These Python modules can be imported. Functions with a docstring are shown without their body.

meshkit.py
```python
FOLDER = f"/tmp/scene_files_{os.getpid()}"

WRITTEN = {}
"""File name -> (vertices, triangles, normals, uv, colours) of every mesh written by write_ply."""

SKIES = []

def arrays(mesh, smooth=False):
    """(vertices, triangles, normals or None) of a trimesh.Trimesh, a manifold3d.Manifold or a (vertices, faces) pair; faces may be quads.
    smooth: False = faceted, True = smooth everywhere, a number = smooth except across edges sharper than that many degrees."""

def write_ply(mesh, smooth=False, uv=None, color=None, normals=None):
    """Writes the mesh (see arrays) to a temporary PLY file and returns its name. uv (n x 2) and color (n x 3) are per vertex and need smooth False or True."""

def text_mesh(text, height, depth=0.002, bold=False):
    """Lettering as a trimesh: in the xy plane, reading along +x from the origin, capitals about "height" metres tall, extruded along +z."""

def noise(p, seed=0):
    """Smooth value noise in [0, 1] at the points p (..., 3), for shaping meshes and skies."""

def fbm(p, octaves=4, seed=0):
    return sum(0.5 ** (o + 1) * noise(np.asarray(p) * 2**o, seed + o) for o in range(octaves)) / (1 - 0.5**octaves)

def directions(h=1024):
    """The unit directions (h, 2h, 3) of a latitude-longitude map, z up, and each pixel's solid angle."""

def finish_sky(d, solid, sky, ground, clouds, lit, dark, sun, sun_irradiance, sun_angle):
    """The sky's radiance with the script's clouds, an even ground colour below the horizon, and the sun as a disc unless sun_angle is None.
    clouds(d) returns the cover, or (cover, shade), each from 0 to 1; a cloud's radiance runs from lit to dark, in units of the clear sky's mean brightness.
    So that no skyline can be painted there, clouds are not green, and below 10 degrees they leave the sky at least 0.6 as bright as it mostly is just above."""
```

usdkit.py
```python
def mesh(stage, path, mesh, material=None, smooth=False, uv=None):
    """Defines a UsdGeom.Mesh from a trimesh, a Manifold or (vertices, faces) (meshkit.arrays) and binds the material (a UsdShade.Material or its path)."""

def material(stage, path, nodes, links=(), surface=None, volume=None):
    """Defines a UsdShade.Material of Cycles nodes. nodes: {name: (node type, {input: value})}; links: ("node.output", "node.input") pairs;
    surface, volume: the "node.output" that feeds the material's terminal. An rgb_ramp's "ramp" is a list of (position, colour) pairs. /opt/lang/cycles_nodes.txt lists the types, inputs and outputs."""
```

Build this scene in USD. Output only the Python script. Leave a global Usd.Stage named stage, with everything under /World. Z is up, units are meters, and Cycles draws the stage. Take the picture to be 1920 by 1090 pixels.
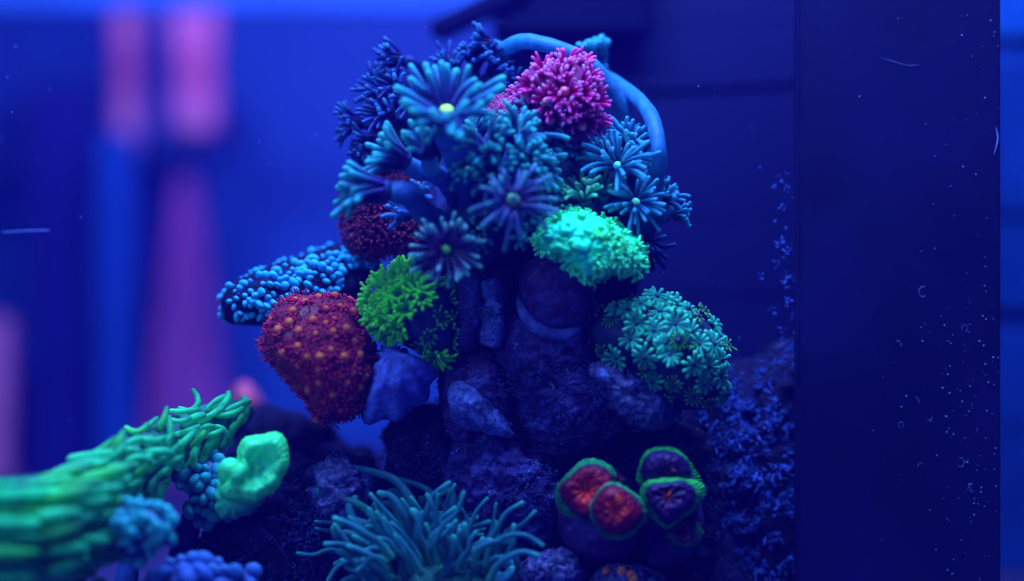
import math, random
import numpy as np
import usdkit, meshkit
from pxr import Usd, UsdGeom, UsdLux, UsdShade, Gf, Sdf, Vt

stage = Usd.Stage.CreateInMemory()
UsdGeom.SetStageUpAxis(stage, UsdGeom.Tokens.z)
UsdGeom.SetStageMetersPerUnit(stage, 1.0)
UsdGeom.Xform.Define(stage, '/World'); UsdGeom.Scope.Define(stage, '/World/Looks')

# ------------------------------------------------------------------ camera, light, exposure
D, ZC, S = 0.90, 0.19, 0.25e-3          # distance to the sharp plane, lens height, metres per photo pixel there
cam = UsdGeom.Camera.Define(stage, '/World/camera')
cam.AddTranslateOp().Set((0, -D, ZC)); cam.AddRotateXOp().Set(90)
cam.CreateHorizontalApertureAttr(36.0)
cam.CreateFocalLengthAttr(36.0 * D / (1920 * S))
cam.CreateFStopAttr(1.7); cam.CreateFocusDistanceAttr(D)
cam.CreateClippingRangeAttr((0.05, 50.0))
cam.CreateExposureAttr(0.0)
HAZE = 0.085
LAMP = (0.38, 0.86, 2.0)

def rect(name, loc, look, w, h, power, color=LAMP):
    l = UsdLux.RectLight.Define(stage, '/World/' + name)
    l.CreateWidthAttr(w); l.CreateHeightAttr(h); l.CreateIntensityAttr(power); l.CreateColorAttr(Gf.Vec3f(*color))
    m = Gf.Matrix4d().SetLookAt(Gf.Vec3d(*loc), Gf.Vec3d(*look), Gf.Vec3d(0.01, 1, 0.02)).GetInverse()
    l.AddTransformOp().Set(m)
rect('reef_lamp', (-0.02, -0.12, ZC + 0.50), (-0.02, 0.03, ZC - 0.02), 0.55, 0.22, 25.0)
rect('added_front_fill', (-0.42, -0.55, ZC + 0.16), (-0.17, 0.0, ZC - 0.09), 0.25, 0.25, 5.5)  # unseen fill light, added to brighten the coral fronts
rect('added_rear_wash', (-0.02, 0.62, ZC + 0.62), (-0.02, 1.25, ZC - 0.05), 0.60, 0.25, 6.6, (0.95, 0.68, 1.9))  # unseen wash light, added to brighten the back wall and strips
rect('added_board_fill', (0.52, 0.1, ZC + 0.35), (0.50, 0.5, ZC), 0.2, 0.2, 0.65, (0.2, 0.42, 2.0))  # unseen fill, added to brighten the blue boards at the right edge
dome = UsdLux.DomeLight.Define(stage, '/World/ambient_fill')  # even blue fill added in place of light scattered by the water
usdkit.material(stage, '/World/Looks/ambient_fill', {'b': ('background_shader', {'color': (0.10, 0.14, 1.0), 'strength': 0.045})}, [], surface='b.background')
UsdShade.MaterialBindingAPI.Apply(dome.GetPrim()).Bind(UsdShade.Material.Get(stage, '/World/Looks/ambient_fill'))

# ------------------------------------------------------------------ helpers
def at(px, py, d=0.0):
    k = S * (D + d) / D
    return np.array([(px - 960) * k, d, ZC - (py - 545) * k])
def unit(v):
    v = np.asarray(v, float); return v / max(np.linalg.norm(v), 1e-12)
def sm(pts, n):
    """smooth curve through control points (open)"""
    p = np.asarray(pts, float)
    if len(p) == 2: return p[0] + (p[1] - p[0]) * np.linspace(0, 1, n)[:, None]
    q = np.vstack([2 * p[0] - p[1], p, 2 * p[-1] - p[-2]])
    u = np.linspace(0, len(p) - 1 - 1e-9, n); i = u.astype(int); t = (u - i)[:, None]
    a, b, c, d = q[i], q[i + 1], q[i + 2], q[i + 3]
    return 0.5 * (2 * b + (c - a) * t + (2 * a - 5 * b + 4 * c - d) * t**2 + (3 * b - a - 3 * c + d) * t**3)
def tube(pts, rad, n=7, flat=None):
    """round-ended tube: vertices, triangles, position along 0..1"""
    p = np.asarray(pts, float); m = len(p)
    r = np.broadcast_to(np.asarray(rad, float), m) if np.ndim(rad) == 0 else np.interp(np.linspace(0, 1, m), np.linspace(0, 1, len(rad)), rad)
    t = np.gradient(p, axis=0); t /= np.maximum(np.linalg.norm(t, axis=1, keepdims=True), 1e-12)
    # round ends
    e = [0.45, 0.85]
    P = [p[0] - t[0] * r[0] * 0.8, p[0] - t[0] * r[0] * .35] + list(p) + [p[-1] + t[-1] * r[-1] * 0.5, p[-1] + t[-1] * r[-1] * 0.9]
    R = [r[0] * .5, r[0] * .9] + list(r) + [r[-1] * .85, r[-1] * .45]
    T = [t[0], t[0]] + list(t) + [t[-1], t[-1]]
    A = [0, 0] + list(np.linspace(0, 1, m)) + [1, 1]
    ref = unit(np.cross(T[0], [0.31, 0.9, 0.23])); V = []
    ang = np.arange(n) * 2 * np.pi / n
    for c, rr, tt in zip(P, R, T):
        ref = unit(ref - tt * ref.dot(tt)); b = np.cross(tt, ref)
        V.append(c + rr * (np.cos(ang)[:, None] * ref + np.sin(ang)[:, None] * b))
    k = len(P); v = np.vstack(V + [[P[0] - T[0] * R[0] * .3], [P[-1] + T[-1] * R[-1] * .3]])
    f = []
    for i in range(k - 1):
        for j in range(n):
            a, b = i * n + j, i * n + (j + 1) % n
            f += [(a, b, b + n), (a, b + n, a + n)]
    for j in range(n):
        f.append((k * n, (j + 1) % n, j)); f.append((k * n + 1, (k - 1) * n + j, (k - 1) * n + (j + 1) % n))
    return v, np.array(f), np.concatenate([np.repeat(A, n), [0, 1]])
def join(parts, weld_roots=False):
    V, F, A, o = [], [], [], 0
    for v, f, a in parts:
        V.append(v); F.append(f + o); A.append(a); o += len(v)
    v, f, a = np.vstack(V), np.vstack(F), np.concatenate(A)
    if weld_roots:                                  # all tubes share their first pole
        o, roots = 0, []
        for p in parts: roots.append(o + len(p[0]) - 2); o += len(p[0])
        v[roots[0]] = v[roots].mean(0); mp = np.arange(len(v)); mp[roots] = roots[0]; f = mp[f]
    return v, f, a
def fold(cols, rows, V, front, back, A):
    """closed mesh from rows of cols vertices and two poles"""
    v = np.vstack([V, [front], [back]]); f = []
    i, j = np.meshgrid(np.arange(rows - 1), np.arange(cols), indexing='ij')
    a = (i * cols + j).ravel(); b = (i * cols + (j + 1) % cols).ravel()
    f = np.vstack([np.stack([a, b, b + cols], 1), np.stack([a, b + cols, a + cols], 1)])
    j = np.arange(cols); n = rows * cols
    f = np.vstack([f, np.stack([np.full(cols, n), (j + 1) % cols, j], 1), np.stack([np.full(cols, n + 1), (rows - 1) * cols + j, (rows - 1) * cols + (j + 1) % cols], 1)])
    return v, f, np.concatenate([A, [0, 1]])
BALL = [(math.sin(a), math.cos(a)) for a in np.linspace(0, math.pi, 13)]
BOULDER = [(math.sin(a)**.75, math.copysign(abs(math.cos(a))**.8, math.cos(a))) for a in np.linspace(0, math.pi, 13)]
def vnormals(v, f):
    n = np.zeros_like(v); c = np.cross(v[f[:, 1]] - v[f[:, 0]], v[f[:, 2]] - v[f[:, 0]])
    for k in range(3): np.add.at(n, f[:, k], c)
    return n / np.maximum(np.linalg.norm(n, axis=1, keepdims=True), 1e-15)
class Puff:
    """a solid with a rounded profile; outline in photo pixels at depth d, half thickness th metres"""
    def __init__(s, outline, d, th, profile=BALL, cols=72, rows=34, amp=0, freq=60, seed=0, slope=(0, 0), disp=None, octaves=4, ridge=0, center=None):
        o = np.asarray(outline, float)
        p = np.vstack([o[-2:], o, o[:2]]); c = sm(p, len(p) * 14)
        s.c = np.asarray(center, float) if center is not None else o.mean(0)
        w = c - s.c; ang = np.arctan2(w[:, 1], w[:, 0]); r = np.hypot(w[:, 0], w[:, 1])
        bins = np.linspace(-np.pi, np.pi, 181); mid = (bins[1:] + bins[:-1]) / 2; rad = np.full(180, np.nan)
        idx = np.clip(np.digitize(ang, bins) - 1, 0, 179)
        for b in range(180):
            q = r[idx == b]
            if len(q): rad[b] = q.max()
        ok = ~np.isnan(rad); rad = np.interp(mid, np.r_[mid[ok] - 2 * np.pi, mid[ok], mid[ok] + 2 * np.pi], np.tile(rad[ok], 3))
        s.mid, s.rad, s.d, s.th, s.slope = mid, rad, d, th, slope
        s.prof = np.asarray(profile, float)
        pr = sm(s.prof, rows + 2)[1:-1]
        th_ = np.arange(cols) * 2 * np.pi / cols
        R = s.R(th_)
        G = np.linspace(0, 1, rows + 2)[1:-1]
        rho = pr[:, 0][:, None] * R[None]; px = s.c[0] + rho * np.cos(th_); py = s.c[1] + rho * np.sin(th_)
        dd = d - th * np.repeat(pr[:, 1][:, None], cols, 1) + slope[1] * (px - slope[0])
        V = at(px.ravel(), py.ravel(), dd.ravel()).T
        fr = at(*s.c, d - th * s.prof[0, 1] + slope[1] * (s.c[0] - slope[0])); bk = at(*s.c, d - th * s.prof[-1, 1] + slope[1] * (s.c[0] - slope[0]))
        v, f, a = fold(cols, rows, V, fr, bk, np.repeat(G, cols))
        f = f[:, ::-1]
        n = vnormals(v, f)
        if n[np.argmin(v[:, 1])][1] > 0: f = f[:, ::-1]; n = -n
        if amp:
            h = meshkit.fbm(v * freq, octaves, seed) - .5
            if ridge: h = h * (1 - ridge) + ridge * (0.5 - 2 * np.abs(meshkit.fbm(v * freq * 1.7 + 9.1, octaves, seed + 5) - .5))
            v = v + n * (amp * 2 * h)[:, None]
        if disp is not None:
            th_all = np.concatenate([np.tile(th_, rows), [0, 0]]); v = v + n * disp(th_all, a, v)[:, None]
        s.v, s.f, s.a = v, f, a
    def R(s, t):
        t = (np.asarray(t) + np.pi) % (2 * np.pi) - np.pi
        return np.interp(t, np.r_[s.mid[-1] - 2 * np.pi, s.mid, s.mid[0] + 2 * np.pi], np.r_[s.rad[-1], s.rad, s.rad[0]])
    def inside(s, px, py, m=1.0):
        w = np.array([px, py]) - s.c
        return np.hypot(*w) < m * s.R(math.atan2(w[1], w[0]))
    def surf(s, px, py):
        """nearest front vertex to the pixel and its normal"""
        if not hasattr(s, 'scr'):
            k = (D / (D + s.v[:, 1])) / S
            s.scr = np.stack([960 + s.v[:, 0] * k, 545 - (s.v[:, 2] - ZC) * k], 1); s.n = vnormals(s.v, s.f)
        w = np.hypot(s.scr[:, 0] - px, s.scr[:, 1] - py) + np.where(s.n[:, 1] > .25, 1e3, 0)
        i = np.argsort(w)[:3]
        return s.v[i].mean(0), unit(s.n[i].mean(0))
    def mesh(s): return s.v, s.f, s.a
def ellipsoid(c, r, axis=(0, 0, 1), cols=10, rows=6):
    axis = unit(axis); u = unit(np.cross(axis, [.21, .9, .17])); w = np.cross(axis, u)
    a = np.arange(cols) * 2 * np.pi / cols; ph = np.linspace(0, np.pi, rows + 2)[1:-1]
    V = [np.asarray(c) + r[2] * math.cos(p) * axis + math.sin(p) * (r[0] * np.cos(a)[:, None] * u + r[1] * np.sin(a)[:, None] * w) for p in ph]
    v, f, al = fold(cols, rows, np.vstack(V), c + r[2] * axis, c - r[2] * axis, np.repeat(np.linspace(0, 1, rows), cols))
    return v, f, al
def box(lo, hi, bev=0.0008):
    lo, hi = np.asarray(lo, float), np.asarray(hi, float); b = min(bev, (hi - lo).min() * .3)
    import manifold3d as m3
    pts = []
    for k in range(8):
        c = np.where([k & 1, k & 2, k & 4], hi, lo); s_ = np.where([k & 1, k & 2, k & 4], -1, 1)
        for ax in range(3):
            q = c + s_ * b; q[ax] = c[ax]; pts.append(q)
    m = m3.Manifold.hull_points(np.array(pts)).to_mesh()
    v = np.array(m.vert_properties[:, :3], float); f = np.array(m.tri_verts)
    v = v[f].reshape(-1, 3); return v, np.arange(len(v)).reshape(-1, 3), np.zeros(len(v))
def scatter(rng, n, lo, hi, test, gap, tries=6000):
    out = []
    for _ in range(tries):
        q = (rng.uniform(lo[0], hi[0]), rng.uniform(lo[1], hi[1])); g = gap(*q) if callable(gap) else gap
        if test(*q) and all((q[0] - o[0])**2 + (q[1] - o[1])**2 > g * g for o in out):
            out.append(q)
            if len(out) >= n: break
    return out

counts = {}
def numbered(parent, name):
    k = counts.get((parent, name), 0); counts[(parent, name)] = k + 1
    return parent + '/' + (name if k == 0 else f'{name}_{k:03d}')
def keys(p, **kw):
    for k, v in kw.items():
        if v: p.SetCustomDataByKey(k, v)
class Thing:
    def __init__(s, name, label, cat, base=(0, 0, 0), group=None, kind=None):
        s.path = numbered('/World', name); s.base = np.asarray(base, float)
        x = UsdGeom.Xform.Define(stage, s.path); x.AddTranslateOp().Set(Gf.Vec3d(*map(float, base)))
        keys(x.GetPrim(), label=label, category=cat, group=group, kind=kind)
    def part(s, name, m, mat, parent=None, label=None, kind=None, smooth=True):
        return put(numbered(parent or s.path, name), m, mat, s.base, smooth, label=label, kind=kind)
def put(path, m, mat, base=(0, 0, 0), smooth=True, **kw):
    v, f, a = m
    g = usdkit.mesh(stage, path, (v - np.asarray(base), f), mat, smooth=smooth)
    UsdGeom.PrimvarsAPI(g).CreatePrimvar('along', Sdf.ValueTypeNames.FloatArray, 'vertex').Set(Vt.FloatArray.FromNumpy(np.asarray(a, np.float32)))
    keys(g.GetPrim(), **kw)
    return path
def structure(name, m, mat, smooth=True, label=None, cat=None, kind='structure'):
    return put(numbered('/World', name), m, mat, (0, 0, 0), smooth, label=label, category=cat, kind=kind)

def look(name, ramp, rough=.5, spec=.35, source='along', scale=60, vary=.25, vscale=120, bump=.25, bscale=500, bdist=.0006, trans=0.0, speck=None, detail=4, tint=None):
    """procedural material; source: along (from root to tip of a piece) or noise"""
    n, l = {}, []
    n['geo'] = ('geometry', {})
    if source == 'along':
        n['at'] = ('attribute', {'attribute': 'along'}); l.append(('at.fac', 'ramp.fac'))
    else:
        n['src'] = ('noise_texture', {'scale': scale, 'detail': detail, 'roughness': .62}); l += [('geo.position', 'src.vector'), ('src.fac', 'ramp.fac')]
    n['ramp'] = ('rgb_ramp', {'ramp': ramp})
    n['var'] = ('noise_texture', {'scale': vscale, 'detail': 3}); l.append(('geo.position', 'var.vector'))
    n['mr'] = ('map_range', {'from_min': .25, 'from_max': .75, 'to_min': 1 - vary, 'to_max': 1 + vary * .6}); l.append(('var.fac', 'mr.value'))
    n['mul'] = ('mix', {'mix_type': 'multiply', 'fac': 1.0}); l += [('ramp.color', 'mul.color1'), ('mr.result', 'mul.color2')]
    col = 'mul.color'
    if speck:
        n['sp'] = ('voronoi_texture', {'scale': speck[1], 'randomness': 1.0}); l.append(('geo.position', 'sp.vector'))
        n['spn'] = ('noise_texture', {'scale': speck[1] * .12, 'detail': 2}); l.append(('geo.position', 'spn.vector'))
        n['spm'] = ('math', {'math_type': 'multiply_add', 'value2': -.30, 'value3': .30 + speck[2]}); l.append(('spn.fac', 'spm.value1'))
        n['lt'] = ('math', {'math_type': 'less_than'}); l += [('sp.distance', 'lt.value1'), ('spn2.result', 'lt.value2')]
        n['spn2'] = ('map_range', {'from_min': .45, 'from_max': .75, 'to_min': 0.0, 'to_max': speck[2], 'clamp': True}); l.append(('spn.fac', 'spn2.value'))
        n['mixs'] = ('mix', {'color2': speck[0]}); l += [('lt.value', 'mixs.fac'), (col, 'mixs.color1')]; col = 'mixs.color'
        del n['spm']; l[:] = [x for x in l if 'spm' not in x[0] + x[1]]
    n['p'] = ('principled_bsdf', {'roughness': rough, 'specular_ior_level': spec}); l.append((col, 'p.base_color'))
    if bump:
        n['bn'] = ('noise_texture', {'scale': bscale, 'detail': 4, 'roughness': .6}); l.append(('geo.position', 'bn.vector'))
        n['bu'] = ('bump', {'strength': bump, 'distance': bdist}); l += [('bn.fac', 'bu.height'), ('bu.normal', 'p.normal')]
    surf = 'p.BSDF'
    if trans:
        n['p'][1].update({'subsurface_weight': .30, 'subsurface_scale': .003, 'subsurface_radius': (.6, 1.0, 1.0)})
        n['tr'] = ('translucent_bsdf', {}); n['mx'] = ('mix_closure', {'fac': trans})
        l += [(col, 'tr.color'), ('p.BSDF', 'mx.closure1'), ('tr.BSDF', 'mx.closure2')]; surf = 'mx.closure'
    return usdkit.material(stage, '/World/Looks/' + name, n, l, surface=surf)

# ------------------------------------------------------------------ materials
ROCK = look('live_rock', [(0, (.008, .003, .03)), (.4, (.022, .008, .08)), (.55, (.04, .02, .16)), (.70, (.06, .07, .36)), (1, (.16, .20, .7))], .75, .15, 'noise', 90, .6, 380, 1.0, 300, .002, speck=((.5, .55, .8), 900, .30), detail=8)
ROCKD = look('dark_rock', [(0, (.003, .001, .014)), (.5, (.010, .004, .034)), (.72, (.02, .014, .10)), (1, (.05, .05, .2))], .75, .12, 'noise', 80, .6, 300, 1.0, 300, .002, speck=((.4, .45, .75), 800, .22), detail=8)
MAUVE = look('coralline_crust', [(0, (.02, .004, .04)), (.45, (.05, .010, .09)), (.6, (.05, .025, .17)), (.75, (.07, .07, .30)), (1, (.16, .16, .5))], .7, .15, 'noise', 90, .4, 300, .7, 500, .0008, speck=((.5, .5, .8), 1100, .25), detail=8)
PALE = look('pale_skeleton', [(0, (.015, .008, .09)), (.38, (.04, .04, .24)), (.55, (.10, .13, .50)), (1, (.22, .28, .8))], .6, .35, 'noise', 90, .4, 400, .6, 700, .0006, detail=6)
FROST = look('frosted_rock', [(0, (.02, .01, .07)), (.42, (.05, .03, .15)), (.58, (.10, .10, .34)), (.75, (.22, .24, .6)), (1, (.4, .4, .8))], .6, .3, 'noise', 420, .5, 120, .8, 900, .0006, detail=4)
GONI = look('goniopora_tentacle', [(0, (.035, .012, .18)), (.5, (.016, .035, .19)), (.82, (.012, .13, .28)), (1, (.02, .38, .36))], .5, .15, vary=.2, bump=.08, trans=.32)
GONID = look('shade_indigo_tentacle', [(0, (.006, .002, .04)), (.7, (.006, .010, .085)), (1, (.012, .035, .18))], .5, .15, vary=.2, bump=.08, trans=.15)  # darker copy of the daisy tentacle, shade put into its colour
GONIB = look('azure_tentacle', [(0, (.006, .02, .12)), (.5, (.010, .11, .30)), (1, (.025, .34, .56))], .5, .15, vary=.2, bump=.08, trans=.28)
GONIG = look('sea_green_tentacle', [(0, (.02, .05, .16)), (.5, (.05, .34, .30)), (1, (.15, .85, .40))], .5, .15, vary=.2, bump=.08, trans=.28)
STALK = look('polyp_stalk', [(0, (.03, .045, .28)), (.6, (.03, .09, .38)), (1, (.03, .10, .34))], .5, .15, vary=.3, vscale=260, bump=.2, bscale=600, trans=.32)
STALKB = look('azure_stalk', [(0, (.03, .16, .42)), (1, (.03, .20, .46))], .45, .25, vary=.4, vscale=200, bump=.5, bscale=260, bdist=.0012, trans=.32)
MOUTHY = look('yellow_green_mouth', [(0, (.75, 1, .10)), (.5, (.55, .95, .12)), (1, (.10, .35, .25))], .5, .15, vary=.15, bump=.1)
MOUTHC = look('cyan_mouth', [(0, (.25, 1, .45)), (.6, (.15, .8, .6)), (1, (.05, .4, .5))], .5, .15, bump=.1)
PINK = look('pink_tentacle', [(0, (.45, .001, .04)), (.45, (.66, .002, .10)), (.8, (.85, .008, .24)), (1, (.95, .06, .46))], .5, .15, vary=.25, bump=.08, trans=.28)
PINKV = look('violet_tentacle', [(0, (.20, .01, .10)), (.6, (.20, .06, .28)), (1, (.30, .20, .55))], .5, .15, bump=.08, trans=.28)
PINKM = look('hot_pink_mouth', [(0, (1, .20, .30)), (.4, (1, .08, .20)), (1, (.9, .01, .14))], .5, .15, vary=.1, bump=.1)
PINKB = look('pink_core', [(0, (.18, .005, .08)), (1, (.30, .01, .12))], .6, .3, 'noise', 120)
GRAIN = look('pink_grain', [(0, (.55, .04, .35)), (.5, (.85, .14, .38)), (1, (1, .32, .30))], .5, .15, 'noise', 900, .3)
MAROON = look('maroon_bush', [(0, (.03, .001, .01)), (.7, (.09, .002, .02)), (1, (.32, .008, .06))], .5, .4, vary=.4)
CYAN = look('cyan_crust', [(0, (.02, .45, .14)), (.36, (.03, .85, .22)), (.50, (.02, 1, .42)), (.66, (.02, .85, .60)), (1, (.01, .45, .6))], .5, .15, 'noise', 110, .3, 420, .5, 800, .0007, detail=5)
CYANT = look('cyan_tuft', [(0, (.02, .42, .30)), (.6, (.03, .85, .30)), (1, (.10, 1, .36))], .5, .15, bump=.08)
KNOB = look('sky_blue_knob', [(0, (.03, .42, .72)), (.55, (.015, .26, .55)), (1, (.01, .06, .25))], .5, .15, vary=.3, bump=.15)
REDB = look('red_coenenchyme', [(0, (.10, .002, .015)), (.6, (.2, .004, .025)), (1, (.3, .008, .04))], .55, .35, 'noise', 160, .4, bump=.5)
REDT = look('red_fringe', [(0, (.22, .003, .02)), (.6, (.40, .006, .035)), (1, (.62, .022, .08))], .5, .15, vary=.35, bump=.1)
ORNG = look('amber_mouth', [(0, (.62, .115, .02)), (.45, (.50, .065, .015)), (1, (.30, .008, .02))], .5, .15, vary=.3, vscale=300, bump=.2)
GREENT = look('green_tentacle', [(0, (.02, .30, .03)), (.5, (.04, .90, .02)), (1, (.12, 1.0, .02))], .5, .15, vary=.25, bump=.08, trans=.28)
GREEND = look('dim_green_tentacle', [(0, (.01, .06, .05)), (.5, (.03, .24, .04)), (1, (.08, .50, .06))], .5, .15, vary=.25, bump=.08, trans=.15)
GREENB = look('blue_flesh', [(0, (.02, .02, .10)), (1, (.05, .05, .24))], .5, .35, 'noise', 90, .4, bump=.3)
ALV = look('turquoise_petal', [(0, (.04, .66, .46)), (.35, (.015, .44, .28)), (.75, (.02, .52, .30)), (1, (.05, .85, .42))], .5, .15, vary=.22, vscale=300, bump=.1, trans=.28)
ALVB = look('dark_flesh', [(0, (.008, .01, .05)), (1, (.02, .04, .10))], .6, .3, 'noise', 120, .4)  # blue-black flesh of colony bases and short stalks
TRACH = look('lime_flesh', [(0, (.25, 1, .08)), (.06, (.05, .85, .30)), (.12, (.02, .70, .42)), (.25, (.05, .98, .30)), (.5, (.07, 1, .22)), (.62, (.06, 1, .14)), (.8, (.06, .60, .12)), (1, (.03, .35, .14))], .45, .25, vary=.4, vscale=320, bump=.6, bscale=380, bdist=.0012, trans=.12)
LIMES = look('lime_fold', [(0, (.03, .85, .32)), (1, (.07, 1, .18))], .5, .15, 'noise', 160, .25, 180, .15, trans=.12)
HAMM = look('emerald_tentacle', [(0, (.01, .34, .12)), (.5, (.03, .80, .22)), (1, (.08, 1.0, .30))], .5, .15, vary=.45, vscale=110, bump=.1, trans=.28)
HAMY = look('yellow_green_finger', [(0, (.02, .28, .10)), (.5, (.05, .72, .10)), (1, (.10, .95, .12))], .5, .15, vary=.4, vscale=110, bump=.06, trans=.28)
HAMB = look('teal_flesh', [(0, (.004, .05, .05)), (1, (.01, .18, .11))], .5, .4, 'noise', 60, .4)
BUBB = look('blue_bubble_tip', [(0, (.02, .36, .36)), (.6, (.01, .24, .32)), (1, (.01, .10, .22))], .5, .15, vary=.25, bump=.06, trans=.15)
BUBV = look('violet_bubble_tip', [(0, (.04, .10, .40)), (1, (.025, .06, .28))], .5, .15, vary=.25, bump=.06, trans=.15)
TORCH = look('slate_tentacle', [(0, (.02, .30, .16)), (.4, (.012, .12, .17)), (.85, (.012, .17, .24)), (1, (.03, .42, .34))], .5, .15, vary=.25, vscale=90, bump=.06, trans=.28)
TORCHB = look('ridged_flesh', [(0, (.02, .14, .12)), (1, (.06, .40, .26))], .5, .15, 'noise', 200, .3)
DISK = look('bright_cyan_flesh', [(0, (.10, .70, .70)), (1, (.06, .5, .62))], .5, .15)
BLAST = look('red_green_lobe', [(0, (.95, .05, .01)), (.15, (.85, .04, .01)), (.28, (.32, .003, .014)), (.46, (.17, .0015, .016)), (.52, (.04, .02, .05)), (.545, (.03, .30, .09)), (.66, (.03, .40, .12)), (.70, (.03, .10, .08)), (.76, (.06, .03, .12)), (1, (.06, .03, .14))], .5, .15, vary=.6, vscale=170, bump=.3, bscale=900)
BLASTP = look('purple_green_lobe', [(0, (.70, .06, .01)), (.07, (.50, .03, .01)), (.14, (.04, .004, .05)), (.46, (.03, .006, .08)), (.50, (.02, .04, .06)), (.54, (.03, .40, .06)), (.66, (.04, .52, .07)), (.70, (.03, .12, .06)), (.76, (.05, .02, .12)), (1, (.05, .03, .14))], .5, .15, vary=.6, vscale=170, bump=.3, bscale=900)
EMBER = look('ember_mouth', [(0, (1, .13, .015)), (1, (.7, .02, .01))], .5, .15, 'noise', 700, .4, bump=.6)
ALGAE = look('blue_turf', [(0, (.015, .03, .20)), (.5, (.03, .07, .42)), (1, (.07, .16, .7))], .6, .4, 'noise', 70, .4)
BACKB = look('blue_acrylic', [(0, (.006, .10, .56)), (1, (.008, .12, .62))], .6, .3, 'noise', 4, .1, 6, 0)
BACKD = look('navy_acrylic', [(0, (.002, .001, .030)), (1, (.003, .002, .042))], .6, .12, 'noise', 6, .2, 8, .1, 60)
BLACK = look('black_acrylic', [(0, (.004, .0022, .036)), (1, (.006, .0036, .046))], .6, .1, 'noise', 8, .6, 14, .1, 60)
DROP = look('dried_salt', [(0, (.12, .16, .55)), (1, (.25, .32, .8))], .5, .5, 'noise', 100)
PINKC = look('pink_cloth', [(0, (.95, .26, .55)), (1, (.98, .28, .6))], .8, .1, 'noise', 10, .2, 14, 0)
PURPC = look('purple_cloth', [(0, (.42, .08, .34)), (1, (.46, .09, .38))], .8, .1, 'noise', 10, .2, 14, 0)
NAVYC = look('navy_cloth', [(0, (.010, .012, .16)), (1, (.014, .018, .20))], .8, .1, 'noise', 10, .2, 14, 0)
COLB = look('column_blue', [(0, (.006, .08, .46)), (1, (.008, .09, .5))], .8, .1, 'noise', 10, .2, 14, 0)
STRIPT = look('bright_board', [(0, (.008, .09, .45)), (1, (.01, .11, .5))], .7, .1, 'noise', 10, .3, 14, 0)
STRIPB = look('dim_board', [(0, (.003, .035, .22)), (1, (.004, .045, .27))], .7, .1, 'noise', 10, .3, 14, 0)
BLUEC = look('bright_blue_board', [(0, (.04, .20, .80)), (1, (.05, .22, .85))], .8, .1, 'noise', 10, .2, 14, 0)
MIDC = look('mid_blue_board', [(0, (.012, .06, .34)), (1, (.014, .07, .38))], .8, .1, 'noise', 10, .2, 14, 0)
DPLAS = look('dark_plastic', [(0, (.0012, .0006, .012)), (1, (.002, .001, .016))], .7, .05, 'noise', 20, .2)
ORGC = look('orange_sponge', [(0, (.8, .12, .10)), (1, (.6, .06, .20))], .6, .3, 'noise', 60)
SANDM = look('dark_gravel', [(0, (.02, .015, .08)), (1, (.06, .05, .18))], .8, .2, 'noise', 120, .5)

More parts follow.
